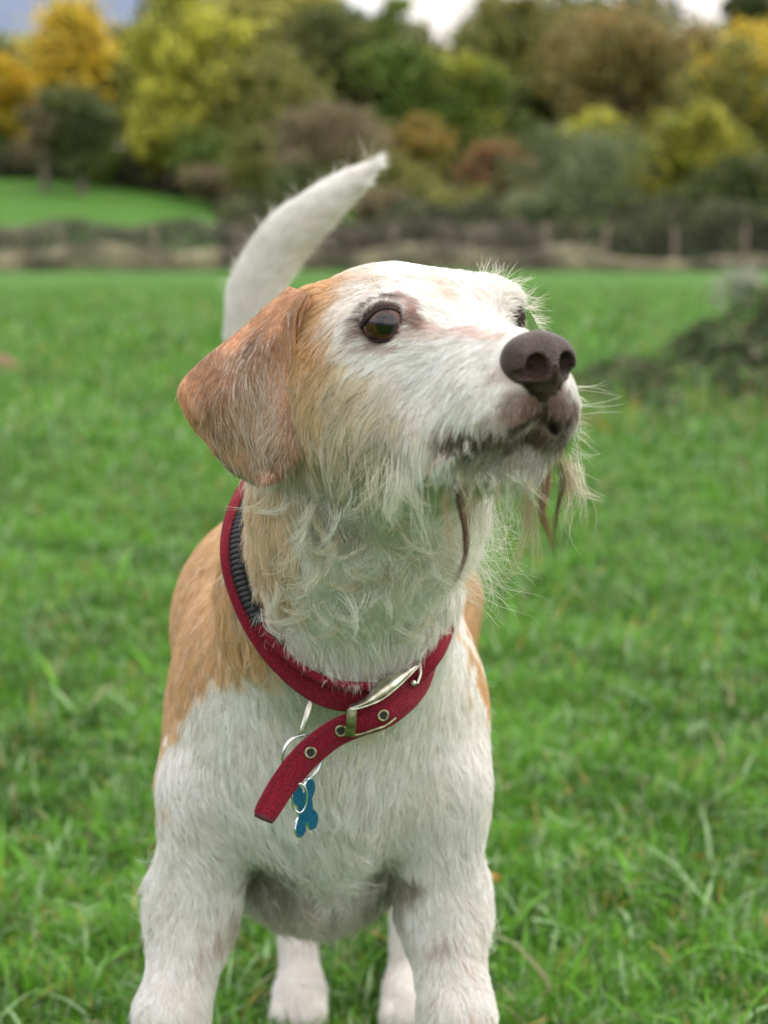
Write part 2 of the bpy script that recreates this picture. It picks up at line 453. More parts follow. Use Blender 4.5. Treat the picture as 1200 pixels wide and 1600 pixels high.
T('thorn_tree', 125, 195, 48, 58, 78, DKG + GGR[:1], 'small dark green tree standing in front of the golden tree', seed=15, n=4500)
T('thorn_tree', 68, 190, 26, 40, 78, MAU, 'thin purple brown bare tree left of the small dark tree', seed=16, n=1500)
T('elm_tree', 190, 160, 40, 62, 96, OLV, 'dull olive tree between the golden and the yellow green tree', seed=17, n=3500)
T('poplar_tree', 262, 205, 48, 55, 83, YG, 'lower yellow green tree growing at the foot of the tall one', seed=18, n=4000)
T('maple_tree', 1160, 120, 70, 70, 90, YEL, 'brightest yellow tree high at the right edge', seed=19, n=4500)
shr = [
 ('bush', 515, 215, 88, 62, 72, MAU, 'mauve brown leafless bush left of the tail tip'),
 ('bush', 768, 272, 58, 50, 70, RED, 'rust red bush right of the tail tip'),
 ('bush', 905, 262, 92, 72, 66, GGR, 'large rounded dark green bush above the dog\'s nose'),
 ('bush', 925, 195, 36, 28, 78, YG, 'bright yellow bush peeping over the dark rounded bush'),
 ('bush', 1165, 285, 60, 48, 68, DKG, 'dark bush at the right edge under the yellow trees'),
 ('bush', 1060, 325, 80, 30, 62, DKG, 'low dark bush behind the wire fence at the right'),
 ('bush', 650, 225, 40, 42, 76, ORG, 'orange yellow bush just right of the tail tip'),
 ('bush', 625, 285, 62, 42, 68, OLV, 'olive bush low behind the tip of the tail'),
 ('bush', 400, 255, 66, 45, 76, OLV, 'olive bush above the right end of the sloping field'),
 ('bush', 310, 240, 50, 48, 82, GRN, 'mid green bush under the yellow green poplar'),
 ('bush', 230, 240, 38, 36, 86, OLV, 'small olive bush right of the pale shed'),
 ('bush', 150, 245, 36, 32, 84, GRN, 'small green bush left of the pale shed'),
 ('bush', 60, 245, 52, 26, 88, MAU, 'brownish low bush at the top edge of the sloping field'),
 ('bush', 20, 225, 50, 34, 90, GRN, 'dark green bush at the left edge of the field'),
 ('bush', 500, 300, 70, 42, 66, DKG, 'dark low bush left of and behind the tail'),
 ('bush', 720, 320, 70, 34, 60, OLV, 'low olive bush behind the fence in the middle'),
 ('bush', 840, 325, 60, 30, 60, GGR, 'grey green low bush behind the fence right of middle'),
 ('bush', 330, 285, 50, 22, 78, MAU, 'brown low bush along the top of the sloping field'),
 ('bush', 600, 330, 60, 28, 60, MAU, 'brown bramble clump behind the fence right of the tail'),
]
for i, (nm, px, py, rx, ry, d, pal, lab) in enumerate(shr):
    T(nm, px, py, rx, ry, d, pal, lab, 'bush', n=3000, seed=40 + i, trunk=False, leaf=.12, loose=1.25, group='bushes along the wood edge')
# trees outside the frame to both sides and behind the camera, seen in reflections and from a step aside
for i, (X, Y, rr) in enumerate(((-22, 82, 3.2), (-28, 88, 3.5), (25, 80, 3.4), (31, 84, 3.2), (-9, -38, 4), (3, -44, 4.5), (14, -40, 4))):
    px_, py_ = PX(np.array([X, abs(Y), float(gz(X, Y)) + 5.0]))
    rt = T('field_tree', px_, py_, rr / abs(Y) * FPX, 4.0 / abs(Y) * FPX, abs(Y), [OLV, YG, OLV, BRN, OLV, DKG, OLV][i],
      ['olive tree beyond the left edge', 'yellow green tree beyond the left edge', 'olive tree beyond the right edge', 'brown tree beyond the right edge',
       'olive tree behind the camera on the left', 'dark tree straight behind the camera', 'olive tree behind the camera on the right'][i] + ' of the view', seed=70 + i, n=2500)
    if Y < 0: rt.location = (X, Y, float(gz(X, Y)))

# pale shed glimpsed between the bushes
c = pt(196, 236, 92.); bz = float(gz(c[0], 92))
sh = empty('shed', (c[0], 92, bz)); tag(sh, 'pale lilac grey shed glimpsed between the bushes at the left', 'shed')
def box(x0, x1, y0, y1, z0, z1):
    V = np.array([[x, y, z] for x in (x0, x1) for y in (y0, y1) for z in (z0, z1)], float)
    F = np.array([[0, 1, 3, 2], [4, 6, 7, 5], [0, 4, 5, 1], [2, 3, 7, 6], [0, 2, 6, 4], [1, 5, 7, 3]])
    return V, F
hz_ = c[2] - bz
M_SHED = simple('shed_paint', (.42, .40, .43), .8); M_ROOF = simple('shed_roof', (.35, .33, .38), .7)
V, F = box(-.7, .7, 0, 1.2, 0, hz_ + .15); mesh_from('wall', V, F, M_SHED, False, None, sh)
V = np.array([[-.8, -.1, hz_ + .15], [.8, -.1, hz_ + .15], [.8, 1.3, hz_ + .15], [-.8, 1.3, hz_ + .15], [-.8, .6, hz_ + .5], [.8, .6, hz_ + .5]])
me = bpy.data.meshes.new('roof'); me.from_pydata([tuple(v) for v in V], [], [(0, 1, 5, 4), (2, 3, 4, 5), (0, 4, 3), (1, 2, 5), (0, 3, 2, 1)]); me.materials.append(M_ROOF)
link('roof', me, sh)

# ---- fence across the field
FY = 45.0
M_POST = simple('fence_wood', (.17, .13, .10), .9, var=(8, (.24, .19, .14)))
M_WIRE = simple('fence_wire', (.12, .12, .12), .5, .7)
fence = empty('fence', (0, FY, float(gz(0, FY)))); tag(fence, 'long wooden post and wire netting fence across the far side of the meadow', 'fence')
fb = float(gz(0, FY))
pV, pF = tube_mesh([([[0, 0, -.2], [0, 0, .2], [0, 0, 1.0], [0, 0, 1.07]], [.05, .05, .045, .03])], 8)
pme = None
post_x = [100, 245, 372, 498, 610, 735, 850, 945, 1050, 1158] + [-30, -160, -290, -420, -545, -670, -800, -925, 1270, 1390, 1510, 1640, 1765, 1890, 2015]
for i, px in enumerate(post_x):
    X = (px - 600) * FY / FPX
    if pme is None:
        po = mesh_from('post', pV, pF, M_POST, True, None, fence); pme = po.data
    else:
        po = link('post', pme, fence)
    po.location = (X, 0, float(gz(X, FY)) - fb); po.rotation_euler = (random.gauss(0, .03), random.gauss(0, .03), random.random() * 6)
    po.scale = (1.15, 1.15, random.uniform(.93, 1.08))
wp = []
xa, xb = -23.2, 22.
for zz in (.1, .22, .34, .46, .6, .75, .92):
    q = np.linspace(xa, xb, 60); wp.append((np.stack([q, 0 * q - .09, gz(q, FY) - fb + zz], 1), np.full(60, .004)))
for q in np.arange(xa, xb, .15):
    wp.append((np.array([[q, -.09, float(gz(q, FY)) - fb + .03], [q, -.09, float(gz(q, FY)) - fb + .93]]), np.full(2, .003)))
V, F = tube_mesh(wp, 4)
o = mesh_from('wire_netting', V, F, M_WIRE, False, None, fence)

def veg(name, n, xf, yf, hf, palette, size, seed, label, cat):
    r = np.random.default_rng(seed)
    x = xf(r, n); y = yf(r, x, n); h = hf(r, x, n)
    V, F = leaf_quads(np.stack([x, y, gz(x, y) + h], 1), size, r)
    pal = np.array(palette); k = r.integers(0, len(pal), n)
    bl = np.clip(FNoise(1.2 if size > .04 else .3, 1, seed=seed)(np.stack([x, y, h], 1)) * .35 + .8, .35, 1.5)
    cc = pal[k] * bl[:, None] * r.uniform(.7, 1.3, (n, 1))
    o = mesh_from(name, V, F, M_LEAF, False, np.repeat(cc, 4, 0)); tag(o, label, cat, kind='stuff'); return o
# dark bramble line on the fence and the pale dead grass at its foot
veg('brambles', 34000, lambda r, n: r.uniform(-24, 5.2, n), lambda r, x, n: FY + .5 + r.random(n) * 1.0,
    lambda r, x, n: (1.12 + .1 * np.sin(x * 2.3)) * r.random(n) ** .75 * np.clip((5.4 - x) / 2.2, .25, 1), [(.13, .105, .085), (.18, .15, .12), (.10, .11, .06), (.24, .20, .16)], .055, 21,
    'dark tangled brambles growing along the back of the fence', 'brambles')
veg('dry_grass', 31000, lambda r, n: r.uniform(-24, 23, n), lambda r, x, n: FY - .25 - r.random(n) * .7,
    lambda r, x, n: (.55 + .1 * np.sin(x * 1.7)) * r.random(n) * np.where(x > 5, .55, 1), [(.44, .39, .28), (.36, .31, .23), (.20, .22, .10), (.40, .33, .27)], .05, 22,
    'strip of pale dead grass along the foot of the fence', 'dry grass')
veg('undergrowth', 42000, lambda r, n: r.uniform(-4.5, 22, n), lambda r, x, n: 51 + r.random(n) * 7,
    lambda r, x, n: (1.25 + .35 * np.sin(x * .9) + .2 * np.sin(x * 2.7)) * r.random(n) ** .8, [(.05, .065, .025), (.07, .09, .03), (.10, .085, .05), (.13, .13, .05), (.035, .05, .02)], .10, 24,
    'dark tangled undergrowth filling the space between the fence and the trees', 'undergrowth')
veg('undergrowth', 26000, lambda r, n: r.uniform(-24, -3, n), lambda r, x, n: 84 + r.random(n) * 9 - (x + 3) * .4 - 4,
    lambda r, x, n: (1.3 + .4 * np.sin(x * .8) + .3 * np.sin(x * 2.1)) * r.random(n) ** .8, [(.05, .065, .025), (.09, .10, .04), (.12, .10, .06), (.14, .13, .05), (.035, .05, .02)], .14, 25,
    'dark scrub along the top edge of the sloping field at the left', 'undergrowth')
# weeds on the bank at the right
def bx_(r, n): return 2.1 + r.normal(0, .72, n)
def by_(r, x, n): return 9.0 + r.normal(0, .75, n)
veg('weeds', 60000, lambda r, n: .85 + 3.0 * r.random(n) ** .8, lambda r, x, n: 9.15 + r.normal(0, .42, n), lambda r, x, n: (.13 + .05 * np.sin(x * 7.3) + .05 * np.sin(x * 3.1 + 1) + .03 * np.sin(x * 17)) * r.random(n) ** 1.3 * np.clip((x - .7) / .8, .25, 1.2),
    [(.05, .09, .025), (.07, .15, .035), (.13, .11, .065), (.20, .17, .11), (.04, .07, .022), (.10, .21, .04)], .026, 23, 'dark nettles and weeds covering the low bank at the right', 'weeds')
r = np.random.default_rng(31)
n = 9000
xy = np.stack([.7 + 2.6 * r.random(n), 8.2 + r.normal(0, .35, n)], 1)
V, F, C = blades(n, xy, .07 * r.lognormal(0, .4, n), .007 * r.uniform(.5, 1.4, n), np.abs(r.normal(.5, .4, n)), grass_cols(n, xy, r, .12), 5, 3)
o = mesh_from('long_grass', V, F, M_GRASS, True, C); tag(o, 'rough longer grass with brown stalks growing over the low bank', 'grass', kind='stuff')
# pale seeding plant at the right edge
def stem_plant(px, py, d, h, label, pal, seed, nm='seed_plant', cat='plant', spread=.35):
    r = np.random.default_rng(seed)
    c = pt(px, py, d); base = np.array([c[0], d, float(gz(c[0], d))])
    root = empty(nm, base); tag(root, label, cat)
    paths, tips = [], []
    for i in range(16):
        e = np.array([r.normal(0, spread * h * .6), r.normal(0, spread * h * .6), h * r.uniform(.65, 1.05)])
        paths.append(([np.zeros(3), e * [.3, .3, .5], e], [.008, .006, .003])); tips.append(e)
    V, F = tube_mesh(paths, 5); mesh_from('stem', V, F, simple('dry_stem', (.25, .22, .15), .9), True, None, root)
    C = np.repeat(np.array(tips), 130, 0); C = C + r.normal(0, .045, C.shape) * [1, 1, 1.4]
    V, F = leaf_quads(C, .016, r); pal = np.array(pal); cc = pal[r.integers(0, len(pal), len(C))]
    mesh_from('seed_head', V, F, M_LEAF, False, np.repeat(cc, 4, 0), root)
    return root
stem_plant(1172, 470, 15., .42, 'pale fluffy dead seed plant at the right edge of the meadow', [(.36, .36, .30), (.42, .42, .38), (.24, .27, .16)], 3)

# molehill at the left edge
c = pt(0, 512, 11.3); r = np.random.default_rng(4)
th = np.linspace(0, 2 * np.pi, 28, endpoint=False); rr = np.linspace(0, 1, 9)
V = [];
for q in rr:
    for a in th:
        hh = .085 * (1 - q ** 2) ** 1.2 + .008 * math.sin(5 * a + 9 * q) * (1 - q)
        X, Yv = c[0] + .13 * q * math.cos(a) * (1 + .1 * math.sin(3 * a)), 11.3 + .14 * q * math.sin(a)
        V.append((X, Yv, float(gz(X, Yv)) + hh - .012 * q + r.normal(0, .002)))
F = [[i * 28 + j, (i + 1) * 28 + j, (i + 1) * 28 + (j + 1) % 28, i * 28 + (j + 1) % 28] for i in range(8) for j in range(28)]
o = mesh_from('molehill', np.array(V), np.array(F), simple('soil', (.13, .075, .045), .95, bump=(60, 1), var=(30, (.20, .12, .07))))
tag(o, 'small brown heap of earth on the grass at the left edge', 'molehill')

# ================================================================== DOG
# head frame
TH = math.radians(31)
hf = norm(np.array([math.sin(TH), -math.cos(TH), -.06])); hl = np.array([math.cos(TH), math.sin(TH), 0.]); hu = np.cross(hl, -hf) * 1.0
hu = norm(np.cross(hf, hl)); hu = hu if hu[2] > 0 else -hu
HR = np.stack([hf, hl, hu])                  # rows: local axes
E1 = W(603, 508, .985); E2 = W(783, 494, 1.0219)
HM = (E1 + E2) / 2
def H(f, l, u): return HM + hf * f + hl * l + hu * u
I3 = np.eye(3)

def catmull(pts, n):
    pts = np.asarray(pts, float); k = len(pts)
    t_ = np.linspace(0, k - 1, n); i = np.clip(t_.astype(int), 0, k - 2); f = (t_ - i)[:, None]
    g_ = lambda j: pts[np.clip(j, 0, k - 1)]
    p0, p1, p2, p3 = g_(i - 1), g_(i), g_(i + 1), g_(i + 2)
    return .5 * ((2 * p1) + (-p0 + p2) * f + (2 * p0 - 5 * p1 + 4 * p2 - p3) * f ** 2 + (-p0 + 3 * p1 - 3 * p2 + p3) * f ** 3)
PR = []
def ell(c, rad, k=.02, R=I3, sub=False): PR.append(('e', np.asarray(c, float), np.asarray(rad, float), R, k, sub))
def cone(a, b_, ra, rb, k=.02, sub=False): PR.append(('c', np.asarray(a, float), np.asarray(b_, float), (ra, rb), k, sub))

CX = -.047
# trunk
ell((CX, 1.47, .408), (.108, .27, .128), .02)
ell((CX + .012, 1.73, .40), (.086, .15, .112), .04)
ell(W(505, 1180, 1.285), (.070, .062, .078), .022)
ell(W(494, 1330, 1.40), (.070, .10, .043), .04)
cone(W(500, 1230, 1.30), W(497, 1345, 1.35), .034, .022, .045)
ell(W(492, 960, 1.42), (.106, .11, .090), .03)
# shoulders and forelegs
for sx, sh, up, el, wr, pw in ((-1, (372, 1110, 1.33), (340, 1230, 1.29), (303, 1425, 1.29), (268, 1590, 1.255), None),
                               (1, (652, 1110, 1.33), (672, 1230, 1.29), (692, 1425, 1.29), (714, 1590, 1.255), None)):
    a, b_, c_, d_ = W(*sh), W(*up), W(*el), W(*wr)
    ell(a, (.042, .07, .085), .025)
    cone(a, b_, .043, .036, .025); cone(b_, c_, .0375, .0260, .02); cone(c_, d_, .0265, .0225, .02)
    e_ = np.array([d_[0] - sx * .0, 1.235, .085]); cone(d_, e_, .0225, .019, .015)
    f_ = np.array([d_[0], 1.20, .026]); cone(e_, f_, .021, .024, .015)
    ell((d_[0], 1.185, .02), (.029, .036, .02), .015)
    ell((c_[0] + sx * .006, c_[1] + .02, c_[2] + .01), (.022, .025, .028), .02)
    for q in (-1.5, -.5, .5, 1.5): ell((d_[0] + q * .013, 1.158 + abs(q) * .004, .014), (.0085, .015, .013), .006)
# hind legs
for sx, (hxp, fx) in ((-1, (447, 462)), (1, (640, 640))):
    hX = (hxp - 600) * 1.82 / FPX; fX = (fx - 600) * 1.75 / FPX
    hip = np.array([CX + .01 + sx * .055, 1.77, .40]); knee = np.array([(CX + hX) / 2 + sx * .03, 1.66, .285]); hock = np.array([hX, 1.82, .155]); paw = np.array([fX, 1.75, .04])
    cone(hip, knee, .075, .045, .04); cone(knee, hock, .040, .020, .025); cone(hock, paw, .0185, .0185, .012)
    ell((fX, 1.735, .026), (.025, .036, .024), .015)
    for q in (-1.5, -.5, .5, 1.5): ell((fX + q * .0125, 1.705 + abs(q) * .004, .017), (.0090, .016, .015), .006)
# tail
tl = [(500, 790, 46), (440, 680, 42), (404, 580, 41), (396, 520, 39), (398, 475, 38), (410, 432, 36), (430, 392, 34), (458, 358, 32), (496, 323, 26), (536, 292, 19), (566, 269, 9), (584, 256, 1.5)]
tp = [W(x, y, 1.86 - .004 * i) for i, (x, y, q) in enumerate(tl)]
tps = catmull(tp, 70); trs = catmull(np.array([[q[2] * .00064] for q in tl]), 70)[:, 0]
for i in range(69): cone(tps[i], tps[i + 1], trs[i], trs[i + 1], .0006 if i else .03)
# neck
cone(W(515, 1080, 1.31), W(530, 930, 1.215), .088, .071, .04)
cone(W(530, 930, 1.215), W(568, 770, 1.13), .066, .056, .03)
cone(W(568, 770, 1.13), H(-.055, 0, -.03), .055, .052, .03)
# skull
ell(H(-.042, 0, -.023), (.066, .050, .042), .02, HR)
ell(H(-.022, .022, -.004), (.030, .026, .022), .015, HR)
ell(H(-.012, 0, -.012), (.032, .043, .028), .02, HR)                      # brow block
for s in (-1, 1):
    ell(H(-.004, s * .030, .005 + .004 * s), (.016, .014, .010), .012, HR)            # brow ridges
    ell(H(-.025, s * .036, -.045), (.040, .022, .034), .025, HR)            # cheeks
    ell(H(.052, s * .0165, -.038), (.034, .0165, .0235), .012, HR)
    ell(H(.035, s * .026, -.053), (.026, .012, .020), .012, HR)            # lips
    ell(H(.074, s * .0125, -.034), (.0155, .0145, .0165), .009, HR)
    ell(H(-.070, s * .040, -.006), (.02, .012, .016), .015, HR)              # ear roots
cone(H(.0, 0, -.024), H(.072, 0, -.015), .029, .0180, .015)                 # muzzle
cone(H(-.03, 0, -.064), H(.048, 0, -.057), .034, .0185, .012)                # lower jaw
ell(H(.058, .002, -.0590), (.0175, .0225, .0145), .008, HR)                        # chin
cone(H(-.04, 0, -.06), W(575, 790, 1.11), .04, .05, .03)                   # throat
# mouth line: a groove between lip and jaw
MOUTH = []
for s in (-1, 1):
    mp_ = [H(.094, 0, -.0400), H(.078, s * .019, -.0470), H(.060, s * .030, -.0600), H(.036, s * .037, -.0790)]
    MOUTH += [(mp_[i_], mp_[i_ + 1]) for i_ in range(3)]
    cone(H(.094, 0, -.0400), H(.078, s * .019, -.0470), .0026, .0026, .0015, True)
    cone(H(.078, s * .019, -.0470), H(.060, s * .030, -.0600), .0026, .0026, .0015, True)
    cone(H(.060, s * .030, -.0600), H(.036, s * .037, -.0790), .0026, .0018, .0015, True)
MOUTH.append((H(.090, -.015, -.0435), H(.090, .015, -.0435)))
RE = .0114
def sdf_points(P):
    d0 = np.full(len(P), .5)
    for p in PR:
        if p[0] == 'e':
            _, c, rad, R, k, sub = p; q = (P - c) @ R.T / rad
            k0 = np.linalg.norm(q, axis=1); k1 = np.linalg.norm(q / rad, axis=1) + 1e-6; d = k0 * (k0 - 1) / k1
        else:
            _, a, b_, rr, k, sub = p; ba = b_ - a; h = np.clip((P - a) @ ba / (ba @ ba), 0, 1)
            d = np.linalg.norm(P - a - h[:, None] * ba, axis=1) - (rr[0] + (rr[1] - rr[0]) * h)
        if sub: d = -d; h = np.clip(.5 + .5 * (d - d0) / k, 0, 1); d0 = d0 * (1 - h) + d * h + k * h * (1 - h)
        else: h = np.clip(.5 + .5 * (d0 - d) / k, 0, 1); d0 = d0 * (1 - h) + d * h - k * h * (1 - h)
    return d0
def hit(px, py, y0=.8, y1=1.6):
    """depth at which the sight line through px, py meets the dog"""
    yy = np.arange(y0, y1, .0005); d = sdf_points(W(px + 0 * yy, py + 0 * yy, yy))
    k = np.argmax(d < 0); return yy[k] if (d < 0).any() else None
yE = hit(603, 506)
E1c = W(602, 507, yE + .0086)
E2c = E1c - 2 * ((E1c - HM) @ hl) * hl
print('eye depth', yE, 'far eye px', PX(E2c), 'far surface', hit(*PX(E2c)))
GAZE = norm(np.array([.06, -1, .06]))
for c_ in (E1c, E2c): ell(c_, (RE * 1.02,) * 3, .002, I3, True)

def sdf_grid(PRs, gx, gy, gz_):
    D = np.full((len(gx), len(gy), len(gz_)), .5, np.float32)
    for p in PRs:
        if p[0] == 'e':
            _, c, rad, R, k, sub = p; ext = np.abs(R.T) @ rad if R is not I3 else rad; lo, hi = c - ext, c + ext
        else:
            _, a, b_, rr, k, sub = p; m_ = max(rr); lo, hi = np.minimum(a, b_) - m_, np.maximum(a, b_) + m_
        mg = k + .02
        sl = tuple(slice(np.searchsorted(gg, l - mg), np.searchsorted(gg, h + mg)) for gg, l, h in zip((gx, gy, gz_), lo, hi))
        X, Y, Z = gx[sl[0]][:, None, None], gy[sl[1]][None, :, None], gz_[sl[2]][None, None, :]
        if p[0] == 'e':
            x, y, z = X - c[0], Y - c[1], Z - c[2]
            q = [(R[i, 0] * x + R[i, 1] * y + R[i, 2] * z) / rad[i] for i in range(3)]
            k0 = np.sqrt(q[0] ** 2 + q[1] ** 2 + q[2] ** 2); k1 = np.sqrt((q[0] / rad[0]) ** 2 + (q[1] / rad[1]) ** 2 + (q[2] / rad[2]) ** 2) + 1e-6
            d = k0 * (k0 - 1) / k1
        else:
            ba = b_ - a; L2 = ba @ ba
            x, y, z = X - a[0], Y - a[1], Z - a[2]
            h = np.clip((x * ba[0] + y * ba[1] + z * ba[2]) / L2, 0, 1)
            d = np.sqrt((x - h * ba[0]) ** 2 + (y - h * ba[1]) ** 2 + (z - h * ba[2]) ** 2) - (rr[0] + (rr[1] - rr[0]) * h)
        A = D[sl]
        if sub:
            d = -d; h = np.clip(.5 - .5 * (d - A) / k * -1, 0, 1) if False else np.clip(.5 + .5 * (d - A) / k, 0, 1)
            D[sl] = A * (1 - h) + d * h + k * h * (1 - h)
        else:
            h = np.clip(.5 + .5 * (A - d) / k, 0, 1)
            D[sl] = A * (1 - h) + d * h - k * h * (1 - h)
    return D

def surface_nets(D, gx, gy, gz_):
    S = D < 0
    nx, ny, nz = D.shape
    c8 = [(i, j, k) for i in (0, 1) for j in (0, 1) for k in (0, 1)]
    cnt = sum(S[i:nx - 1 + i, j:ny - 1 + j, k:nz - 1 + k].astype(np.int8) for i, j, k in c8)
    act = (cnt > 0) & (cnt < 8)
    ci = np.argwhere(act)
    idx = np.full(act.shape, -1, np.int32); idx[act] = np.arange(len(ci))
    vals = np.stack([D[ci[:, 0] + i, ci[:, 1] + j, ci[:, 2] + k] for i, j, k in c8], 1)
    acc = np.zeros((len(ci), 3)); w_ = np.zeros(len(ci))
    for a in range(8):
        for b_ in range(a + 1, 8):
            dlt = [c8[b_][q] - c8[a][q] for q in range(3)]
            if sum(map(abs, dlt)) != 1: continue
            va, vb = vals[:, a], vals[:, b_]; mk = (va < 0) != (vb < 0)
            tt = np.where(mk, va / np.where(mk, va - vb, 1), 0)
            pos = np.array(c8[a])[None] + tt[:, None] * np.array(dlt)[None]
            acc += np.where(mk[:, None], pos, 0); w_ += mk
    loc = acc / w_[:, None]
    V = np.empty((len(ci), 3))
    for q, gg in enumerate((gx, gy, gz_)):
        g0 = gg[ci[:, q]]; V[:, q] = g0 + loc[:, q] * (gg[ci[:, q] + 1] - g0)
    Fs = []
    for ax in range(3):
        n0 = [slice(1, -1)] * 3
        sa = [slice(1, nx - 1), slice(1, ny - 1), slice(1, nz - 1)]; sb = list(sa)
        sa[ax] = slice(0, D.shape[ax] - 1); sb[ax] = slice(1, D.shape[ax])
        ch = S[tuple(sa)] != S[tuple(sb)]
        e = np.argwhere(ch)
        o_ = np.array([1, 1, 1]); o_[ax] = 0; e = e + o_
        inside = S[e[:, 0], e[:, 1], e[:, 2]]
        b1, b2 = [(1, 2), (2, 0), (0, 1)][ax]
        def cell(d1, d2):
            q = e.copy(); q[:, b1] -= d1; q[:, b2] -= d2; return idx[q[:, 0], q[:, 1], q[:, 2]]
        f = np.stack([cell(0, 0), cell(1, 0), cell(1, 1), cell(0, 1)], 1)
        f[~inside] = f[~inside][:, ::-1]
        Fs.append(f)
    F = np.concatenate(Fs); F = F[(F >= 0).all(1)]
    return V, F

def grid(segs):
    return np.unique(np.concatenate([np.arange(a, b_, s) for a, b_, s in segs]).astype(np.float64).round(6))
ggx = grid([(-.22, -.09, .004), (-.09, .125, .0022), (.125, .16, .004)])
ggy = grid([(.86, 1.14, .0022), (1.14, 1.4, .004), (1.4, 2.06, .006)])
ggz = grid([(-.012, .56, .0045), (.56, .73, .0022), (.73, .84, .0045)])
D = sdf_grid(PR, ggx, ggy, ggz)
BV, BF = surface_nets(D, ggx, ggy, ggz)
def vnormals(V, F):
    n = np.zeros_like(V)
    fn = np.cross(V[F[:, 2]] - V[F[:, 0]], V[F[:, 3]] - V[F[:, 1]])
    for k in range(4): np.add.at(n, F[:, k], fn)
    return norm(n)
# relax a little
def relax(V, F, it=2, lam=.5):
    for _ in range(it):
        s = np.zeros_like(V); c = np.zeros(len(V))
        for k in range(4):
            np.add.at(s, F[:, k], V[F[:, (k + 1) % 4]]); np.add.at(c, F[:, k], 1)
            np.add.at(s, F[:, k], V[F[:, (k - 1) % 4]]); np.add.at(c, F[:, k], 1)
        V = V + lam * (s / c[:, None] - V)
    return V
BV = relax(BV, BF, 2, .4)
BN = vnormals(BV, BF)
if BN[np.argmax(BV[:, 2])][2] < 0: BN = -BN; BF = BF[:, ::-1]
print('body verts', len(BV))

# ------------------------------------------------------------------ coat colours
WHT = np.array([.86, .83, .80]); CRM = np.array([.72, .66, .54]); TAN = np.array([.62, .36, .15]); TANL = np.array([.70, .50, .30]); TAND = np.array([.40, .17, .06])
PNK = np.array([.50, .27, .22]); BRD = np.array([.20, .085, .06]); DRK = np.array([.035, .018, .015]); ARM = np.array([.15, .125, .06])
cn3 = FNoise(.07, 2, seed=43); cn1 = FNoise(.02, 2, seed=41); cn2 = FNoise(.006, 1, seed=42)
# x, y, rx, ry, angle, colour, strength, Ymin, Ymax
BL = [
 (500, 640, 95, 110, 0, CRM, .55, .9, 1.15), (560, 660, 100, 80, -20, TANL, .32, .9, 1.15), (498, 505, 66, 95, 10, TAN, .95, .9, 1.15), (535, 452, 75, 30, -15, TAN, .6, .9, 1.15),
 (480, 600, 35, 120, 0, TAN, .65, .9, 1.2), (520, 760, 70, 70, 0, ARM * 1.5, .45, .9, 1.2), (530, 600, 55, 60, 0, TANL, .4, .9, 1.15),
 (560, 530, 45, 40, 10, WHT, .7, .9, 1.1), (560, 480, 36, 60, 35, WHT, .75, .9, 1.1),
 (702, 452, 12, 48, -32, TANL, .3, .9, 1.1), (680, 520, 85, 11, 2, PNK * 1.4, .30, .9, 1.05), (760, 520, 50, 9, 5, PNK * 1.3, .35, .9, 1.0),
 (650, 498, 24, 14, 30, BRD * .9, .85, .9, 1.05), (640, 478, 22, 9, 40, BRD * 1.6, .6, .9, 1.05), (603, 473, 30, 6, -4, BRD * .6, .8, .9, 1.05), (602, 541, 44, 7, 0, PNK * .7, .65, .9, 1.05), (562, 512, 9, 24, 20, BRD * 1.4, .6, .9, 1.05), (672, 508, 16, 8, 20, BRD * 2.2, .4, .9, 1.05),
 (795, 588, 26, 18, 0, PNK * .7, .5, .85, .97), (850, 638, 40, 42, 0, PNK * .26, .96, .85, .97), (853, 640, 5, 24, 0, DRK, .9, .85, .96), (848, 657, 26, 9, 0, DRK, .85, .85, .97), (812, 636, 36, 32, 0, PNK * .32, .85, .85, .97), (882, 630, 16, 40, 0, PNK * .35, .8, .85, .99), (785, 660, 36, 22, -25, PNK * .6, .45, .85, .97),
 (425, 850, 44, 120, 0, TANL, .8, 1.0, 1.3), (445, 900, 22, 50, 0, TAN, .4, 1.0, 1.3), (420, 760, 50, 40, 0, TANL, .6, 1.0, 1.3),
 (605, 860, 11, 9, 0, BRD * 1.8, .7, .9, 1.3),
 (432, 1372, 55, 34, 18, ARM, .75, 1.15, 1.5), (615, 1385, 46, 48, 35, ARM, .75, 1.15, 1.5), (500, 1430, 120, 40, 0, ARM * 2.0, .5, 1.2, 1.75), (335, 1475, 42, 9, -32, PNK * .75, .5, 1.1, 1.4), (365, 1425, 34, 16, -50, ARM * 1.5, .5, 1.1, 1.4), (680, 1472, 32, 8, 25, PNK * .75, .5, 1.1, 1.4),  # armpits and belly: stained fur with its shade painted into the coat colour
 (740, 1500, 10, 14, 0, PNK * 1.3, .4, 1.1, 1.4), (738, 1590, 10, 12, 0, PNK * 1.3, .5, 1.1, 1.4), 
]
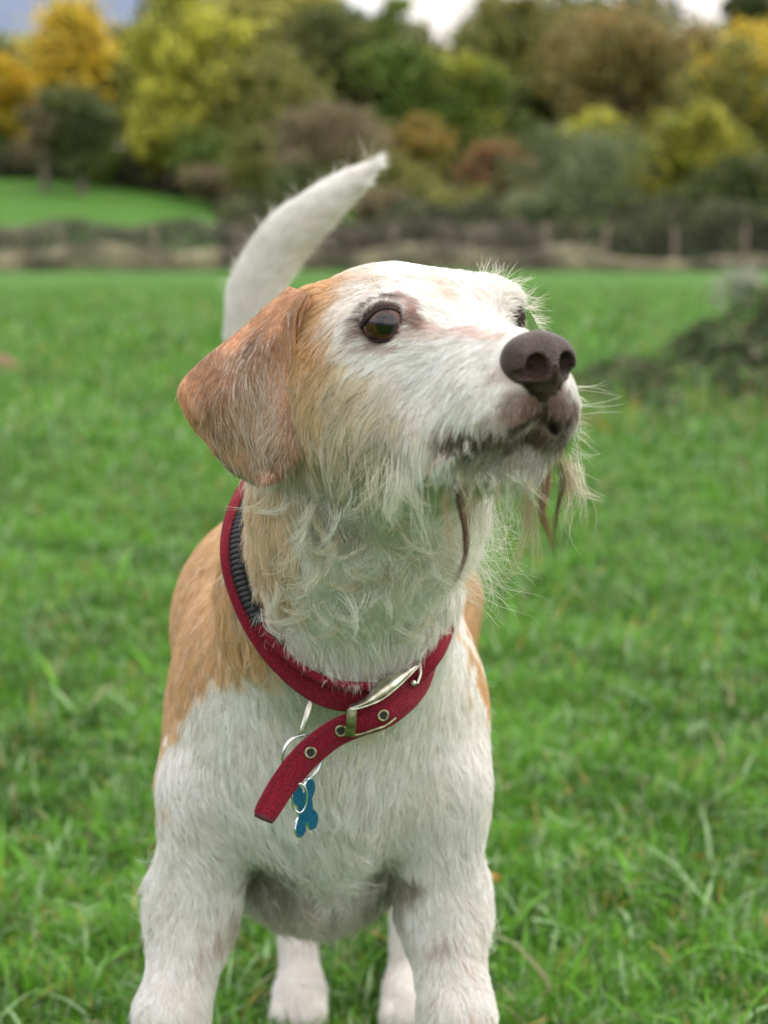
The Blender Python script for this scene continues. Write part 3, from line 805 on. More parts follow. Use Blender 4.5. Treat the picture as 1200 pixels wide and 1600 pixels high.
def coat(P, Nn=None):
    x, y = PX(P); Y = P[:, 1]; z = P[:, 2]
    w2 = cn1(P); wa = np.where(Y < 1.1, 3.5, 9); x = x + wa * w2[:, 0]; y = y + wa * w2[:, 1]
    c = np.tile(WHT, (len(P), 1))
    cr_ = (np.clip(cn3(P)[:, 0] * .5 + .35, 0, 1) * .20)[:, None]; c = c * (1 - cr_) + CRM * cr_
    # tan saddle on the body
    n = w2[:, 0] * .012
    body = sstep(1.16, 1.2, Y)
    # left shoulder: tan above the line, right side: tan further back
    lin = np.interp(x, [240, 262, 300, 350, 430, 520], [1260, 1180, 1090, 1050, 1035, 1000])
    tl_ = sstep(14, -14, y - lin) * sstep(450, 425, x) * np.maximum(body, sstep(1.10, 1.12, Y) * sstep(-5, 10, y - np.interp(x, [340, 368, 400, 430, 470], [700, 880, 965, 1010, 1050])))
    back = sstep(1.385, 1.42, Y + n) * sstep(.27, .31, z) * sstep(1.9, 1.84, Y)
    rgt = sstep(-6, 6, x - np.interp(y, [880, 930, 1000, 1060, 1110], [700, 712, 728, 738, 765])) * sstep(1.2, 1.24, Y) * sstep(1130, 1100, y)
    top = sstep(.50, .53, z + n) * sstep(1.28, 1.32, Y)
    bt = np.clip(np.maximum(np.maximum(tl_, back), np.maximum(rgt, top)), 0, 1)
    bt = bt * sstep(.53, .51, np.where(Y > 1.8, z, 0))                # tail stays white
    tcol = TAN * .62 + TANL * .38
    c = c * (1 - bt[:, None]) + tcol * bt[:, None]
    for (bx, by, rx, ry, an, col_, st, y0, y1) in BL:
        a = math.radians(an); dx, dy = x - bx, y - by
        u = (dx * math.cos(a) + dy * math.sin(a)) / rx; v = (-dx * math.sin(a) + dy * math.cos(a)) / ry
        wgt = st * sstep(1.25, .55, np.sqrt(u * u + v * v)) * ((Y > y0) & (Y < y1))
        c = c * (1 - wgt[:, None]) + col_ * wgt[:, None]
    for C_, s_ in ((E1c, 1.), (E2c, .8)):
        de = np.linalg.norm(P - C_, axis=1); f = (sstep(.0142, .0120, de + .0008 * w2[:, 0]) * .9 * s_)[:, None]
        c = c * (1 - f) + np.array([.06, .026, .018]) * f
    # dark lips along the mouth line
    hd = (Y < 1.06)
    if hd.any():
        q = P[hd]; dm = np.full(len(q), 1.)
        for a, b_ in MOUTH:
            ba = b_ - a; h = np.clip((q - a) @ ba / (ba @ ba), 0, 1); dm = np.minimum(dm, np.linalg.norm(q - a - h[:, None] * ba, axis=1))
        lo = ((q - HM) @ hu)
        f = (sstep(.0052, .0026, dm + .0006 * w2[hd][:, 0]) * (.32 + .60 * sstep(.046, .062, (q - HM) @ hf)))[:, None]; c[hd] = c[hd] * (1 - f) + DRK * 1.3 * f
        f0 = f[:, 0]; ff = (q - HM) @ hf
        low = sstep(-.041, -.047, lo) * sstep(.046, .062, ff) * (1 - f0)
        f = (low * sstep(-.0560, -.0510, lo) * .9)[:, None]; c[hd] = c[hd] * (1 - f) + np.array([.085, .034, .028]) * f
        f = (low * sstep(-.069, -.060, lo) * (1 - f[:, 0]) * .62)[:, None]; c[hd] = c[hd] * (1 - f) + np.array([.15, .10, .07]) * f
    return c

tf = ((BV[:, 1] > 1.7) & (BV[:, 2] > .52))[:, None]
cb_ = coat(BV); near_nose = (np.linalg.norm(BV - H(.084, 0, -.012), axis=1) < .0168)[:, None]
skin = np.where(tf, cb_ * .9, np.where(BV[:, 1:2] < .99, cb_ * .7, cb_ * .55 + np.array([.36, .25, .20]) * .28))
skin = np.where(near_nose, np.array([.012, .006, .006]), skin)
dog_base = np.array([CX, 1.5, 0.])
dog = empty('dog', dog_base)
tag(dog, 'white and tan wire haired dog standing on the meadow with its head raised', 'dog')
body = mesh_from('body', BV, BF, M_SKIN, True, skin, dog, dog_base)

# ------------------------------------------------------------------ ear
EL = [(452, 447), (420, 474), (372, 517), (322, 556), (284, 594), (278, 622), (298, 657), (330, 698), (356, 727), (386, 746)]
ER = [(482, 458), (466, 490), (463, 535), (470, 578), (474, 620), (474, 660), (470, 695), (461, 714), (448, 733), (426, 748)]
nu, nv = 30, 60
Lc, Rc = catmull(EL, 400)[:392][np.linspace(0, 391, nv).astype(int)], catmull(ER, 400)[:392][np.linspace(0, 391, nv).astype(int)]
uu = np.linspace(0, 1, nu); vv = np.linspace(0, 1, nv)
PXg = Lc[None] * (1 - uu)[:, None, None] + Rc[None] * uu[:, None, None]
Yg = 1.062 - .042 * uu[:, None] ** 1.3 - .016 * np.sin(np.pi * uu[:, None]) * (sstep(0, .35, vv) * (1 - .3 * vv))[None] + .012 * vv[None] + .004 * np.sin(uu * 9)[:, None] * np.sin(vv * 6)[None] - .006 * (1 - vv[None]) 
Yg = Yg - .008 * np.exp(-((uu[:, None] - .97) / .1) ** 2) * 0 
Fr = W(PXg[..., 0], PXg[..., 1], Yg)                          # front sheet (nu,nv,3)
du = np.gradient(Fr, axis=0); dv = np.gradient(Fr, axis=1)
En = norm(np.cross(du, dv)); En = np.where((En[..., 1:2] > 0), -En, En)
edge = np.minimum(1, np.minimum(np.minimum(uu, 1 - uu)[:, None] * 8, np.minimum(vv + .2, 1 - vv)[None] * 10))
Bk = Fr - En * (.0045 * np.sqrt(np.clip(edge, 0, 1)))[..., None]
EVt = np.concatenate([Fr.reshape(-1, 3), Bk.reshape(-1, 3)])
q = (np.arange(nu - 1)[:, None] * nv + np.arange(nv - 1)[None]).ravel()
F1 = np.stack([q, q + nv, q + nv + 1, q + 1], 1); F2 = F1[:, ::-1] + nu * nv
def ecol(P):
    x, y = PX(P)
    f = np.clip(cn1(P)[:, 0] * .25 + .5, 0, 1)[:, None]
    c = np.array([.61, .355, .21]) * (1 - f) + np.array([.51, .265, .15]) * f
    frost = np.exp(-(((x - 410) / 62) ** 2 + ((y - 640) / 95) ** 2))[:, None] * .5
    return c * (1 - frost) + np.array([.68, .46, .36]) * frost
EC = ecol(EVt) * .7
ear = mesh_from('ear', EVt, np.concatenate([F1, F2]), M_SKIN, True, EC, dog, dog_base)
ear['label'] = 'reddish tan drop ear frosted with white hairs'
# the far ear, mirrored through the head, hangs hidden behind it
def mirror(P):
    v = P - HM; return P - 2 * (v @ hl)[..., None] * hl
EV2 = mirror(EVt)
ear2 = mesh_from('ear', EV2, np.concatenate([F1, F2])[:, ::-1], M_SKIN, True, EC, dog, dog_base)

# ------------------------------------------------------------------ nose
PRB = PR
PR = []
NB = H(.082, 0, -.0095)
def NL(f, l, u): return NB + hf * f + hl * l + hu * u
ell(NL(.002, 0, .001), (.0130, .0175, .0135), .006, HR)
for s in (-1, 1):
    ell(NL(.003, s * .0105, -.0015), (.0120, .0098, .0112), .005, HR)
ell(NL(.008, 0, -.003), (.0085, .0065, .0105), .005, HR)
cone(NL(.0075, 0, -.007), NL(.0055, 0, -.0165), .0095, .0050, .005)
cone(NL(.0060, 0, -.0140), NL(.0045, 0, -.0180), .0062, .0030, .004)
for s in (-1, 1):
    ell(NL(.0145, s * .0090, -.0018), (.0085, .0058, .0062), .002, HR, True)
    cone(NL(.013, s * .0092, -.004), NL(.008, s * .0190, -.0078), .0036, .0018, .002, True)
cone(NL(.0195, 0, .000), NL(.0115, 0, -.022), .0008, .0014, .0015, True)
nx_ = np.arange(NB[0] - .032, NB[0] + .032, .0006); ny_ = np.arange(NB[1] - .032, NB[1] + .032, .0006); nz_ = np.arange(NB[2] - .030, NB[2] + .022, .0006)
D = sdf_grid(PR, nx_, ny_, nz_); NV, NF = surface_nets(D, nx_, ny_, nz_); NV = relax(NV, NF, 2, .4); NV = NB + (NV - NB) * .965
NN = vnormals(NV, NF)
if NN[np.argmax(NV[:, 2])][2] < 0: NF = NF[:, ::-1]
PR = PRB
nose = mesh_from('nose', NV, NF, M_NOSE, True, None, dog, dog_base)

# ------------------------------------------------------------------ eyes
me_, t, b = new_mat('eye_surface')
a = t.nodes.new('ShaderNodeAttribute'); a.attribute_name = 'col'; t.links.new(a.outputs['Color'], b.inputs['Base Color'])
b.inputs['Roughness'].default_value = .4; b.inputs['Specular IOR Level'].default_value = 0; b.inputs['Coat Weight'].default_value = .95; b.inputs['Coat Roughness'].default_value = .02; b.inputs['Coat IOR'].default_value = 1.55
M_EYE = me_
M_LID = simple('eyelid_skin', (.016, .008, .007), .5, bump=(900, .3), spec=.3)
M_LIDP = simple('eye_corner_skin', (.38, .18, .17), .35)

def sphere(n=48):
    th = np.linspace(0, np.pi, n); ph = np.linspace(0, 2 * np.pi, 2 * n, endpoint=False)
    V = np.stack([np.sin(th)[:, None] * np.cos(ph), np.sin(th)[:, None] * np.sin(ph), np.cos(th)[:, None] + 0 * ph], -1).reshape(-1, 3)
    m_ = 2 * n; F = [[i * m_ + j, (i + 1) * m_ + j, (i + 1) * m_ + (j + 1) % m_, i * m_ + (j + 1) % m_] for i in range(n - 1) for j in range(m_)]
    return V, np.array(F)
SV, SF = sphere()
def make_eye(C, gaze, lidpx, label):
    root = empty('eye', C - dog_base); root.parent = dog
    ang = np.degrees(np.arccos(np.clip(SV @ gaze, -1, 1)))
    r = np.random.default_rng(2)
    az = FNoise(.35, 1, seed=9)(SV * np.array([1, 1, 1.]))
    iris = np.array([.040, .011, .004])[None] * (1 + .25 * az[:, None])
    c = np.tile(np.array([.22, .10, .09]), (len(SV), 1))
    c = np.where((ang < 68)[:, None], np.array([.02, .01, .008]), c)
    c = np.where((ang < 59)[:, None], iris, c)
    c = np.where((ang < 28)[:, None], np.array([.004, .003, .003]), c)
    bulge = 1 + .05 * np.clip(np.cos(np.radians(np.clip(ang / 62 * 90, 0, 90))), 0, 1)
    mesh_from('eyeball', SV * RE * bulge[:, None], SF, M_EYE, True, c, root)
    # lids: a rolled rim that follows the opening seen in the photograph
    cen = np.array([0, 0, CAM_H])
    pts = []
    lp = catmull(lidpx + lidpx[:3], 90)[:]
    for x, y in lp:
        d = W(x, y, 1.0) - cen; d = d / np.linalg.norm(d)
        oc = cen - C; bq = oc @ d; rad = RE * 1.055
        disc = bq * bq - (oc @ oc - rad * rad)
        if disc < 0:
            p = cen + d * (-bq); p = C + norm(p - C) * rad
        else:
            p = cen + d * (-bq - math.sqrt(disc))
        pts.append(p - C)
    pts = np.array(pts)
    V, F = tube_mesh([(pts, np.full(len(pts), .0006))], 8)
    rim = mesh_from('eyelid', V, F, M_LID, True, None, root)
    # skirt between rim and coat
    LIDM = simple('lid_edge', (.022, .010, .008), .75, bump=(1500, .5), spec=.2)
    k = len(pts); ow = norm(pts - pts.mean(0))
    ax_ = norm(pts.mean(0)); pu = norm(pts); per = norm(pu - (pu @ ax_)[:, None] * ax_); a0 = np.arccos(np.clip(pu @ ax_, -1, 1))
    ring = [pts] + [(np.cos(a0 + d_)[:, None] * ax_ + np.sin(a0 + d_)[:, None] * per) * RE * b2 for d_, b2 in ((.08, 1.085), (.2, 1.10), (.35, 1.11), (.55, 1.11), (.8, 1.10), (1.05, 1.08))]
    V = np.concatenate(ring); q = np.arange(k - 1)
    F = np.concatenate([np.stack([q + m_ * k, q + 1 + m_ * k, q + 1 + (m_ + 1) * k, q + (m_ + 1) * k], 1) for m_ in range(len(ring) - 1)])
    mesh_from('eyelid', V, F, LIDM, True, None, root)
    # short hairs that cover the lids and point away from the opening
    nh = 2600 if label == 'n' else 250; jj_ = r.integers(0, k, nh); dl = .07 + .95 * r.random(nh) ** .8
    ang_ = a0[jj_] + dl; rt_ = (np.cos(ang_)[:, None] * ax_ + np.sin(ang_)[:, None] * per[jj_]) * RE * 1.10
    tg_ = -np.sin(ang_)[:, None] * ax_ + np.cos(ang_)[:, None] * per[jj_]
    tg_ = norm(tg_ + norm(rt_) * .30 + np.array([-.35, 0, .10]) + r.normal(0, .16, (nh, 3)))
    ln_ = (.0022 + .0042 * np.clip(dl, 0, 1))[:, None] * r.uniform(.7, 1.3, (nh, 1))
    t5 = np.linspace(0, 1, 5)
    HP = rt_[:, None] + tg_[:, None] * (ln_ * t5[None])[..., None] + np.array([0, 0, -1.]) * (ln_ * t5[None] ** 2 * .25)[..., None]
    below = sstep(.002, -.006, rt_[:, 2])[:, None]
    fm = np.clip(sstep(.12, .62, dl + r.normal(0, .10, nh))[:, None] + below * .35, 0, 1)
    hc_ = np.array([.075, .036, .022]) * (1 - fm) + np.array([.74, .69, .64]) * fm
    strands('lid_hair', HP, .00008 * np.linspace(1, .2, 5)[None] * r.uniform(.7, 1.3, (nh, 1)), hc_ * r.normal(1, .1, (nh, 1)), M_FUR, root)
    return root
make_eye(E1c, GAZE, [(559, 524), (568, 506), (583, 489), (602, 481), (621, 485), (634, 500), (643, 518), (629, 527), (610, 532), (590, 533), (573, 530)], 'n')
make_eye(E2c, GAZE, [(771, 480), (775, 474), (783, 474), (792, 480), (799, 490), (803, 502), (795, 506), (785, 503), (776, 494)], 'f')

# px, py, depth, width direction (right, down, towards)
CB = [(705, 868, 1.27, (.9, .2, .3)), (706, 905, 1.235, (.9, .2, .4)), (700, 945, 1.205, (.8, .45, .4)), (685, 1000, 1.172, (.55, .75, .3)), (655, 1042, 1.150, (.35, .9, .2)), (615, 1072, 1.135, (.2, 1, .1)), (560, 1087, 1.128, (0, 1, 0)),
      (515, 1080, 1.130, (-.2, 1, 0)), (470, 1052, 1.142, (-.5, .85, .05)), (425, 1008, 1.160, (-.65, .75, .1)), (390, 950, 1.182, (-.8, .5, .3)), (368, 885, 1.208, (-.8, .25, .55)), (368, 830, 1.235, (-.7, .1, .7)), (384, 782, 1.262, (-.6, -.1, .8)), (415, 740, 1.30, (-.3, -.3, .8)),
      (480, 705, 1.335, (0, -.5, .8)), (560, 700, 1.345, (0, -.5, .8)), (640, 740, 1.33, (.4, -.4, .8)), (690, 805, 1.30, (.7, -.2, .6)), (705, 868, 1.27, (.9, .2, .3))]
def rest(px, py, Y, gap):
    """depth at which something of thickness gap lies on the coat along the sight line"""
    yy = np.arange(Y - .08, Y + .05, .001); d = sdf_points(W(px + 0 * yy, py + 0 * yy, yy))
    k = int(np.argmax(d < gap)) if (d < gap).any() else int(np.argmin(d))
    return yy[k]
CY = [rest(q[0], q[1], q[2], .0065) if 3 <= k_ <= 14 else q[2] for k_, q in enumerate(CB)]
CY = np.array(CY); CY[1:-1] = CY[:-2] * .2 + CY[1:-1] * .6 + CY[2:] * .2
cpts = np.array([W(q[0], q[1], y_) for q, y_ in zip(CB, CY)]); cwd = np.array([[q[3][0], -q[3][2], -q[3][1]] for q in CB])
CLINE = catmull(cpts, 160)
# ------------------------------------------------------------------ fur
# guides: pixel x, y, depth, direction (right, down, towards camera), length mm, lift, curl
GD = [
 (650, 425, 1.03, -1, -.15, -.3, 6, .25, .1), (560, 440, 1.03, -1, .1, -.3, 7, .25, .1), (760, 430, 1.05, .2, -1, -.3, 9, .5, .1), (600, 465, .98, -.8, -.6, 0, 7, .3, .1), (700, 470, .98, -.7, -.7, -.3, 5, .2, .1),
 (810, 460, 1.04, .9, -.2, 0, 12, .75, .2), (835, 500, 1.03, 1, .3, 0, 9, .6, .2), (740, 512, .96, -1, -.15, -.4, 4, .15, 0), (640, 520, .975, -1, .25, -.2, 6, .25, 0), (690, 560, .96, -.9, .5, 0, 8, .25, .1),
 (760, 590, .94, -.75, .7, 0, 8, .3, .1), (800, 590, .93, -.6, .8, 0, 3.5, .3, .1), (850, 640, .925, -.1, 1, 0, 2.6, .35, .1), (835, 620, .925, -.3, 1, 0, 2.6, .35, .1), (810, 650, .935, -.5, .9, 0, 5, .45, .15), (775, 650, .935, -.55, .85, 0, 8, .45, .15), (890, 640, .94, .4, .9, 0, 7, .4, .1), (915, 640, .96, .7, .8, 0, 10, .6, .2), (905, 700, .97, .5, 1, 0, 14, .6, .3),
 (740, 660, .95, -.5, .9, 0, 15, .4, .25), (740, 695, .95, -.25, 1, 0, 15, .5, .3), (700, 715, .96, -.2, 1, 0, 17, .5, .4), (680, 660, .96, -.55, .9, 0, 12, .3, .25), (600, 600, .98, -.7, .75, 0, 10, .28, .2), (540, 600, 1.0, -.6, .8, 0, 11, .28, .2), (500, 520, 1.03, -.8, .4, 0, 9, .25, .1), (520, 570, 1.0, -.75, .6, 0, 8.5, .28, .15),
 (560, 690, 1.0, -.3, 1, 0, 15, .35, .45), (640, 710, .97, -.25, 1, 0, 17, .4, .5), (700, 720, .96, -.2, 1, 0, 15, .4, .4), (840, 685, .935, .0, 1, 0, 4, .4, .3), (820, 712, .94, .0, 1, 0, 9, .45, .5), (830, 735, .95, .05, 1, 0, 17, .5, .7), (860, 745, .97, .3, 1, 0, 20, .6, .7), (750, 750, .98, 0, 1, 0, 21, .5, .9),
 (500, 760, 1.06, -.1, 1, 0, 22, .35, .8), (580, 790, 1.06, .1, 1, 0, 27, .5, 1.4), (680, 800, 1.06, .3, 1, 0, 26, .55, 1), (740, 850, 1.10, .9, .7, 0, 24, .7, 1), (600, 880, 1.10, .25, 1, 0, 27, .5, 1.4), (680, 930, 1.13, .35, 1, 0, 22, .4, .9), (430, 800, 1.12, -.1, 1, 0, 20, .4, .9), (430, 930, 1.14, -.05, 1, 0, 22, .45, 1.3),
 (520, 990, 1.14, .05, 1, 0, 20, .35, .4), (620, 1020, 1.14, .1, 1, 0, 20, .35, .4), (520, 860, 1.10, -.2, 1, 0, 26, .5, 1.4),
 (520, 1120, 1.18, 0, 1, 0, 13, .3, .3), (520, 1220, 1.19, .05, 1, 0, 16, .35, .5), (420, 1180, 1.2, .35, 1, 0, 14, .3, .3), (620, 1180, 1.2, -.15, 1, 0, 14, .3, .4), (340, 1130, 1.24, -.15, 1, 0, 12, .25, .2), (690, 1100, 1.24, .1, 1, 0, 11, .2, .1), (560, 1300, 1.22, .3, 1, 0, 18, .4, .6), (440, 1300, 1.22, .3, 1, 0, 16, .35, .4),
 (300, 1250, 1.25, .55, .8, 0, 12, .25, .2), (300, 1350, 1.25, .6, .75, 0, 13, .3, .3), (250, 1400, 1.29, -.5, .9, 0, 15, .7, .8), (700, 1250, 1.25, .1, 1, 0, 12, .25, .2), (700, 1380, 1.25, .2, 1, 0, 13, .3, .3), (760, 1400, 1.29, .4, 1, 0, 13, .55, .6),
 (490, 1340, 1.24, .1, 1, .0, 26, .4, .9), (497, 1380, 1.30, .0, 1, .2, 28, .6, 1.1), (500, 1430, 1.36, .0, 1, 0, 22, .5, .9), (430, 1410, 1.38, .2, 1, 0, 16, .4, .6), (570, 1410, 1.38, -.2, 1, 0, 16, .4, .6), (400, 1400, 1.28, -.3, 1, 0, 13, .4, .4), (610, 1400, 1.28, .3, 1, 0, 14, .4, .4), (330, 1480, 1.26, .1, 1, 0, 12, .5, .3), (260, 1500, 1.26, .1, 1, 0, 9, .3, .2), (700, 1520, 1.26, .2, 1, 0, 12, .4, .4), (770, 1530, 1.27, .3, 1, 0, 10, .4, .4), (280, 1590, 1.25, .1, 1, 0, 9, .25, .2), (720, 1590, 1.25, 0, 1, 0, 9, .3, .2),
 (280, 1000, 1.4, -.1, 1, 0, 9, .15, .1), (260, 1100, 1.4, -.1, 1, 0, 9, .2, .1), (350, 950, 1.28, .1, 1, 0, 13, .25, .3), (340, 860, 1.4, -.4, .9, 0, 9, .2, .1), (750, 1000, 1.4, .05, 1, 0, 9, .15, .1), (720, 1000, 1.27, .1, 1, 0, 9, .15, .1),
 (455, 1450, 1.82, 0, 1, 0, 8, .25, .1), (475, 1560, 1.78, 0, 1, .2, 8, .25, .1), (640, 1550, 1.8, 0, 1, 0, 8, .25, .1),
 (398, 560, 1.84, -.1, -1, 0, 20, .24, .1), (396, 480, 1.84, .05, -1, 0, 20, .24, .1), (420, 410, 1.83, .5, -1, 0, 20, .24, .1), (470, 345, 1.82, .9, -.85, 0, 22, .22, .1), (540, 290, 1.82, 1, -.7, 0, 24, .14, .1), (584, 256, 1.82, 1, -.8, 0, 24, .03, 0),
]
G = np.array(GD, float)
GP = W(G[:, 0], G[:, 1], G[:, 2])
GDir = norm(np.stack([G[:, 3], -G[:, 5], -G[:, 4]], 1))
gext_P = np.array([[CX, 1.6, .5], [CX - .1, 1.6, .38], [CX + .1, 1.6, .38], [CX, 1.9, .4], [CX, 1.6, .25]])
gext_D = norm(np.array([[0, 1, -.1], [0, .8, -.6], [0, .8, -.6], [0, .3, -1], [0, 1, 0.]]))
GP = np.concatenate([GP, gext_P]); GDir = np.concatenate([GDir, gext_D])
GQ = np.concatenate([G[:, 6:9], np.tile([[9, .2, .1]], (5, 1))])

def guide(P):
    out_d = np.empty_like(P); out_q = np.empty((len(P), 3))
    for s in range(0, len(P), 40000):
        p = P[s:s + 40000]
        d2 = ((p[:, None] - GP[None]) ** 2).sum(-1)
        dm = d2.min(1)[:, None]
        w_ = np.exp(-(d2 - dm) / (2 * (.014 ** 2 + dm * .25)))
        w_ /= w_.sum(1, keepdims=True)
        out_d[s:s + 40000] = w_ @ GDir; out_q[s:s + 40000] = w_ @ GQ
    return norm(out_d), out_q

def sample(V, F, Nv, n, wfun, seed):
    r = np.random.default_rng(seed)
    T3 = np.concatenate([F[:, [0, 1, 2]], F[:, [0, 2, 3]]])
    A = .5 * np.linalg.norm(np.cross(V[T3[:, 1]] - V[T3[:, 0]], V[T3[:, 2]] - V[T3[:, 0]]), axis=1)
    cen = V[T3].mean(1); nn = norm(Nv[T3].mean(1))
    p = A * wfun(cen, nn); p = p / p.sum()
    k = r.choice(len(T3), n, p=p)
    a, b_ = r.random(n), r.random(n); fl = a + b_ > 1; a[fl] = 1 - a[fl]; b_[fl] = 1 - b_[fl]
    w3 = np.stack([1 - a - b_, a, b_], 1)
    return (V[T3[k]] * w3[..., None]).sum(1), norm((Nv[T3[k]] * w3[..., None]).sum(1))

fn_dir = FNoise(.018, 3, seed=51); fn_dir2 = FNoise(.005, 3, seed=52); fn_len = FNoise(.025, 1, seed=53); fn_curl = FNoise(.012, 3, seed=54)
def grow(P, Nn, Dr, Q, seed, K=6, clump=.35, cell=.005, jit=.18, lenmul=1., gravity=.25):
    r = np.random.default_rng(seed); n = len(P)
    tan = norm(Dr - (Dr * Nn).sum(1, keepdims=True) * Nn)
    curl = Q[:, 2:3]
    d = tan + (.10 + .32 * curl) * fn_dir(P) + (.06 + .12 * curl) * fn_dir2(P) + r.normal(0, jit * .5, (n, 3)) * (1 + curl)
    d = norm(d - (d * Nn).sum(1, keepdims=True) * Nn)
    lift = Q[:, 1:2] * r.uniform(.6, 1.3, (n, 1))
    d0 = norm(d * (1 - .3 * lift) + Nn * (lift + .12))
    ln = Q[:, 0] * .001 * lenmul * r.lognormal(-.05, .22, n) * (1 + .12 * fn_len(P))
    t_ = np.linspace(0, 1, K)
    bend = norm(d * 1.0 + Nn * lift * .12 + np.array([0, 0, -1]) * gravity * np.minimum(1, ln[:, None] / .02))
    axisn = norm(np.cross(d, Nn))
    ph = fn_curl(P)
    pts = np.empty((n, K, 3)); pts[:, 0] = P
    for i in range(1, K):
        tt = t_[i]
        dd = norm(d0 * (1 - tt) ** 1.5 + bend * (1 - (1 - tt) ** 1.5))
        sw = (axisn * np.sin(3.2 * tt * 1.6 + 3 * ph[:, :1]) + Nn * .5 * np.cos(4.1 * tt + 3 * ph[:, 1:2])) * curl * .75 * tt
        pts[:, i] = pts[:, i - 1] + norm(dd + sw) * (ln / (K - 1))[:, None]
    # clumping towards cell means
    if clump > 0:
        key = np.floor(P / cell + .35 * fn_dir2(P)).astype(np.int64); key = (key[:, 0] * 73856093) ^ (key[:, 1] * 19349663) ^ (key[:, 2] * 83492791)
        _, inv = np.unique(key, return_inverse=True); inv = inv.ravel(); m_ = inv.max() + 1; cnt = np.bincount(inv, minlength=m_)
        cs = clump * (.5 + r.random(m_))[inv] * np.clip(cnt[inv] - 1, 0, 1)
        for i in range(1, K):
            mean = np.stack([np.bincount(inv, pts[:, i, q], m_) / cnt for q in range(3)], 1)[inv]
            f = (cs * t_[i] ** 1.3)[:, None]
            pts[:, i] = pts[:, i] * (1 - f) + mean * f
    return pts, t_

def radii(n, t_, r0, r):
    prof = np.interp(t_, [0, .3, .75, 1], [1, .95, .6, .12])
    return r0 * r.uniform(.7, 1.3, (n, 1)) * prof[None]

CAMP = np.array([0, 0, CAM_H])
def wbody(c, nn):
    v = norm(CAMP - c); f = (nn * v).sum(1)
    w_ = np.where(f > -.25, 1., .22)
    Y = c[:, 1]
    w_ *= np.interp(Y, [1.0, 1.15, 1.3, 1.42, 1.6, 2.0], [1.9, 1.35, 1., .75, .45, .4])
    w_ *= np.where((c[:, 2] < .19) & (Y < 1.5), .35, 1)                       # legs below the frame
    # bare: eye openings, nose seat
    for C, rr in ((E1c, .0117), (E2c, .0140)):
        w_ *= np.linalg.norm(c - C, axis=1) > rr
    w_ *= np.linalg.norm((c - NL(.002, 0, -.002)) @ HR.T / np.array([.022, .0215, .0195]), axis=1) > 1
    dc = np.full(len(c), 1.)
    nr = (c[:, 1] < 1.4) & (c[:, 2] > .4)
    dc[nr] = np.sqrt(((c[nr][:, None] - CLINE[None, ::2]) ** 2).sum(-1)).min(1)
    w_ *= sstep(.009, .013, dc)
    dm = np.full(len(c), 1.)
    for a, b_ in MOUTH:
        ba = b_ - a; h = np.clip((c - a) @ ba / (ba @ ba), 0, 1); dm = np.minimum(dm, np.linalg.norm(c - a - h[:, None] * ba, axis=1))
    w_ *= .12 + .88 * sstep(.003, .007, dm)
    tail = (Y > 1.7) & (c[:, 2] > .52); w_ *= np.where(tail, 5., 1.)
    x, y = PX(c)
    w_ *= 1 - .75 * sstep(1.1, .6, np.sqrt(((x - 838) / 45) ** 2 + ((y - 640) / 45) ** 2)) * (Y < .97)
    w_ *= 1 - .85 * sstep(1.1, .7, np.sqrt(((x - 603) / 33) ** 2 + ((y - 506) / 25) ** 2)) * (Y < 1.0)
    return w_
NB_F = 400000
FP, FN = sample(BV, BF, BN, NB_F, wbody, 61)
Dr, Q = guide(FP)
pts, t_ = grow(FP, FN, Dr, Q, 62, clump=.5, cell=.0058)
r = np.random.default_rng(63)
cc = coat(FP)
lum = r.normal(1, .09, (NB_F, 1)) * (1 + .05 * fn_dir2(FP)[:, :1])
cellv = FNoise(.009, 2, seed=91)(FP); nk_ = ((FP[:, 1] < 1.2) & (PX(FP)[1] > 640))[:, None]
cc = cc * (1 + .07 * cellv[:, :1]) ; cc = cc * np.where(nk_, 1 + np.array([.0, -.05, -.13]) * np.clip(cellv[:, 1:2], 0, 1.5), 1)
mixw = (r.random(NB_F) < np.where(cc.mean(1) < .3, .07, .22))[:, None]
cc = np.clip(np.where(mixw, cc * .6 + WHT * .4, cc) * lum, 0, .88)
R0 = np.interp(FP[:, 1], [.95, 1.2, 1.5], [.00009, .00012, .00016])[:, None]
strands('fur', pts, radii(NB_F, t_, R0, r), cc, M_FUR, dog, dog_base)

# fur on the ears
def ear_fur(V4, sgn, n, par, seed):
    F_ = np.stack([q_, q_ + nv, q_ + nv + 1, q_ + 1], 1)
EF = F1
Ev = Fr.reshape(-1, 3); Enn = En.reshape(-1, 3)
P_, N_ = sample(Ev, EF, Enn, 60000, lambda c, nn: np.ones(len(c)), 71)
x, y = PX(P_)
fd = norm(np.stack([np.interp(x, [280, 380, 470], [.35, .0, -.1]) + .0 * x, 0 * x + .1, -np.interp(x, [280, 380, 470], [.75, 1, 1])], 1))
Qe = np.tile([[6.2, .34, .22]], (len(P_), 1))
pe, te = grow(P_, N_, fd, Qe, 72, K=5, clump=.15, cell=.004)
ce = ecol(P_) * r.normal(1, .14, (len(P_), 1)) * (1 + .10 * np.clip(fn_dir2(P_)[:, :1], -1, 1)) * (1 + .18 * cn1(P_ * .6)[:, :1])
wh = r.random(len(P_)) < .10 * np.exp(-(((x - 415) / 60) ** 2 + ((y - 640) / 110) ** 2)) * 2.2
ce[wh] = np.array([.78, .63, .56])
strands('fur', pe, radii(len(P_), te, .00010, r), np.clip(ce, 0, .85), M_FUR, ear, dog_base).location = (0, 0, 0)
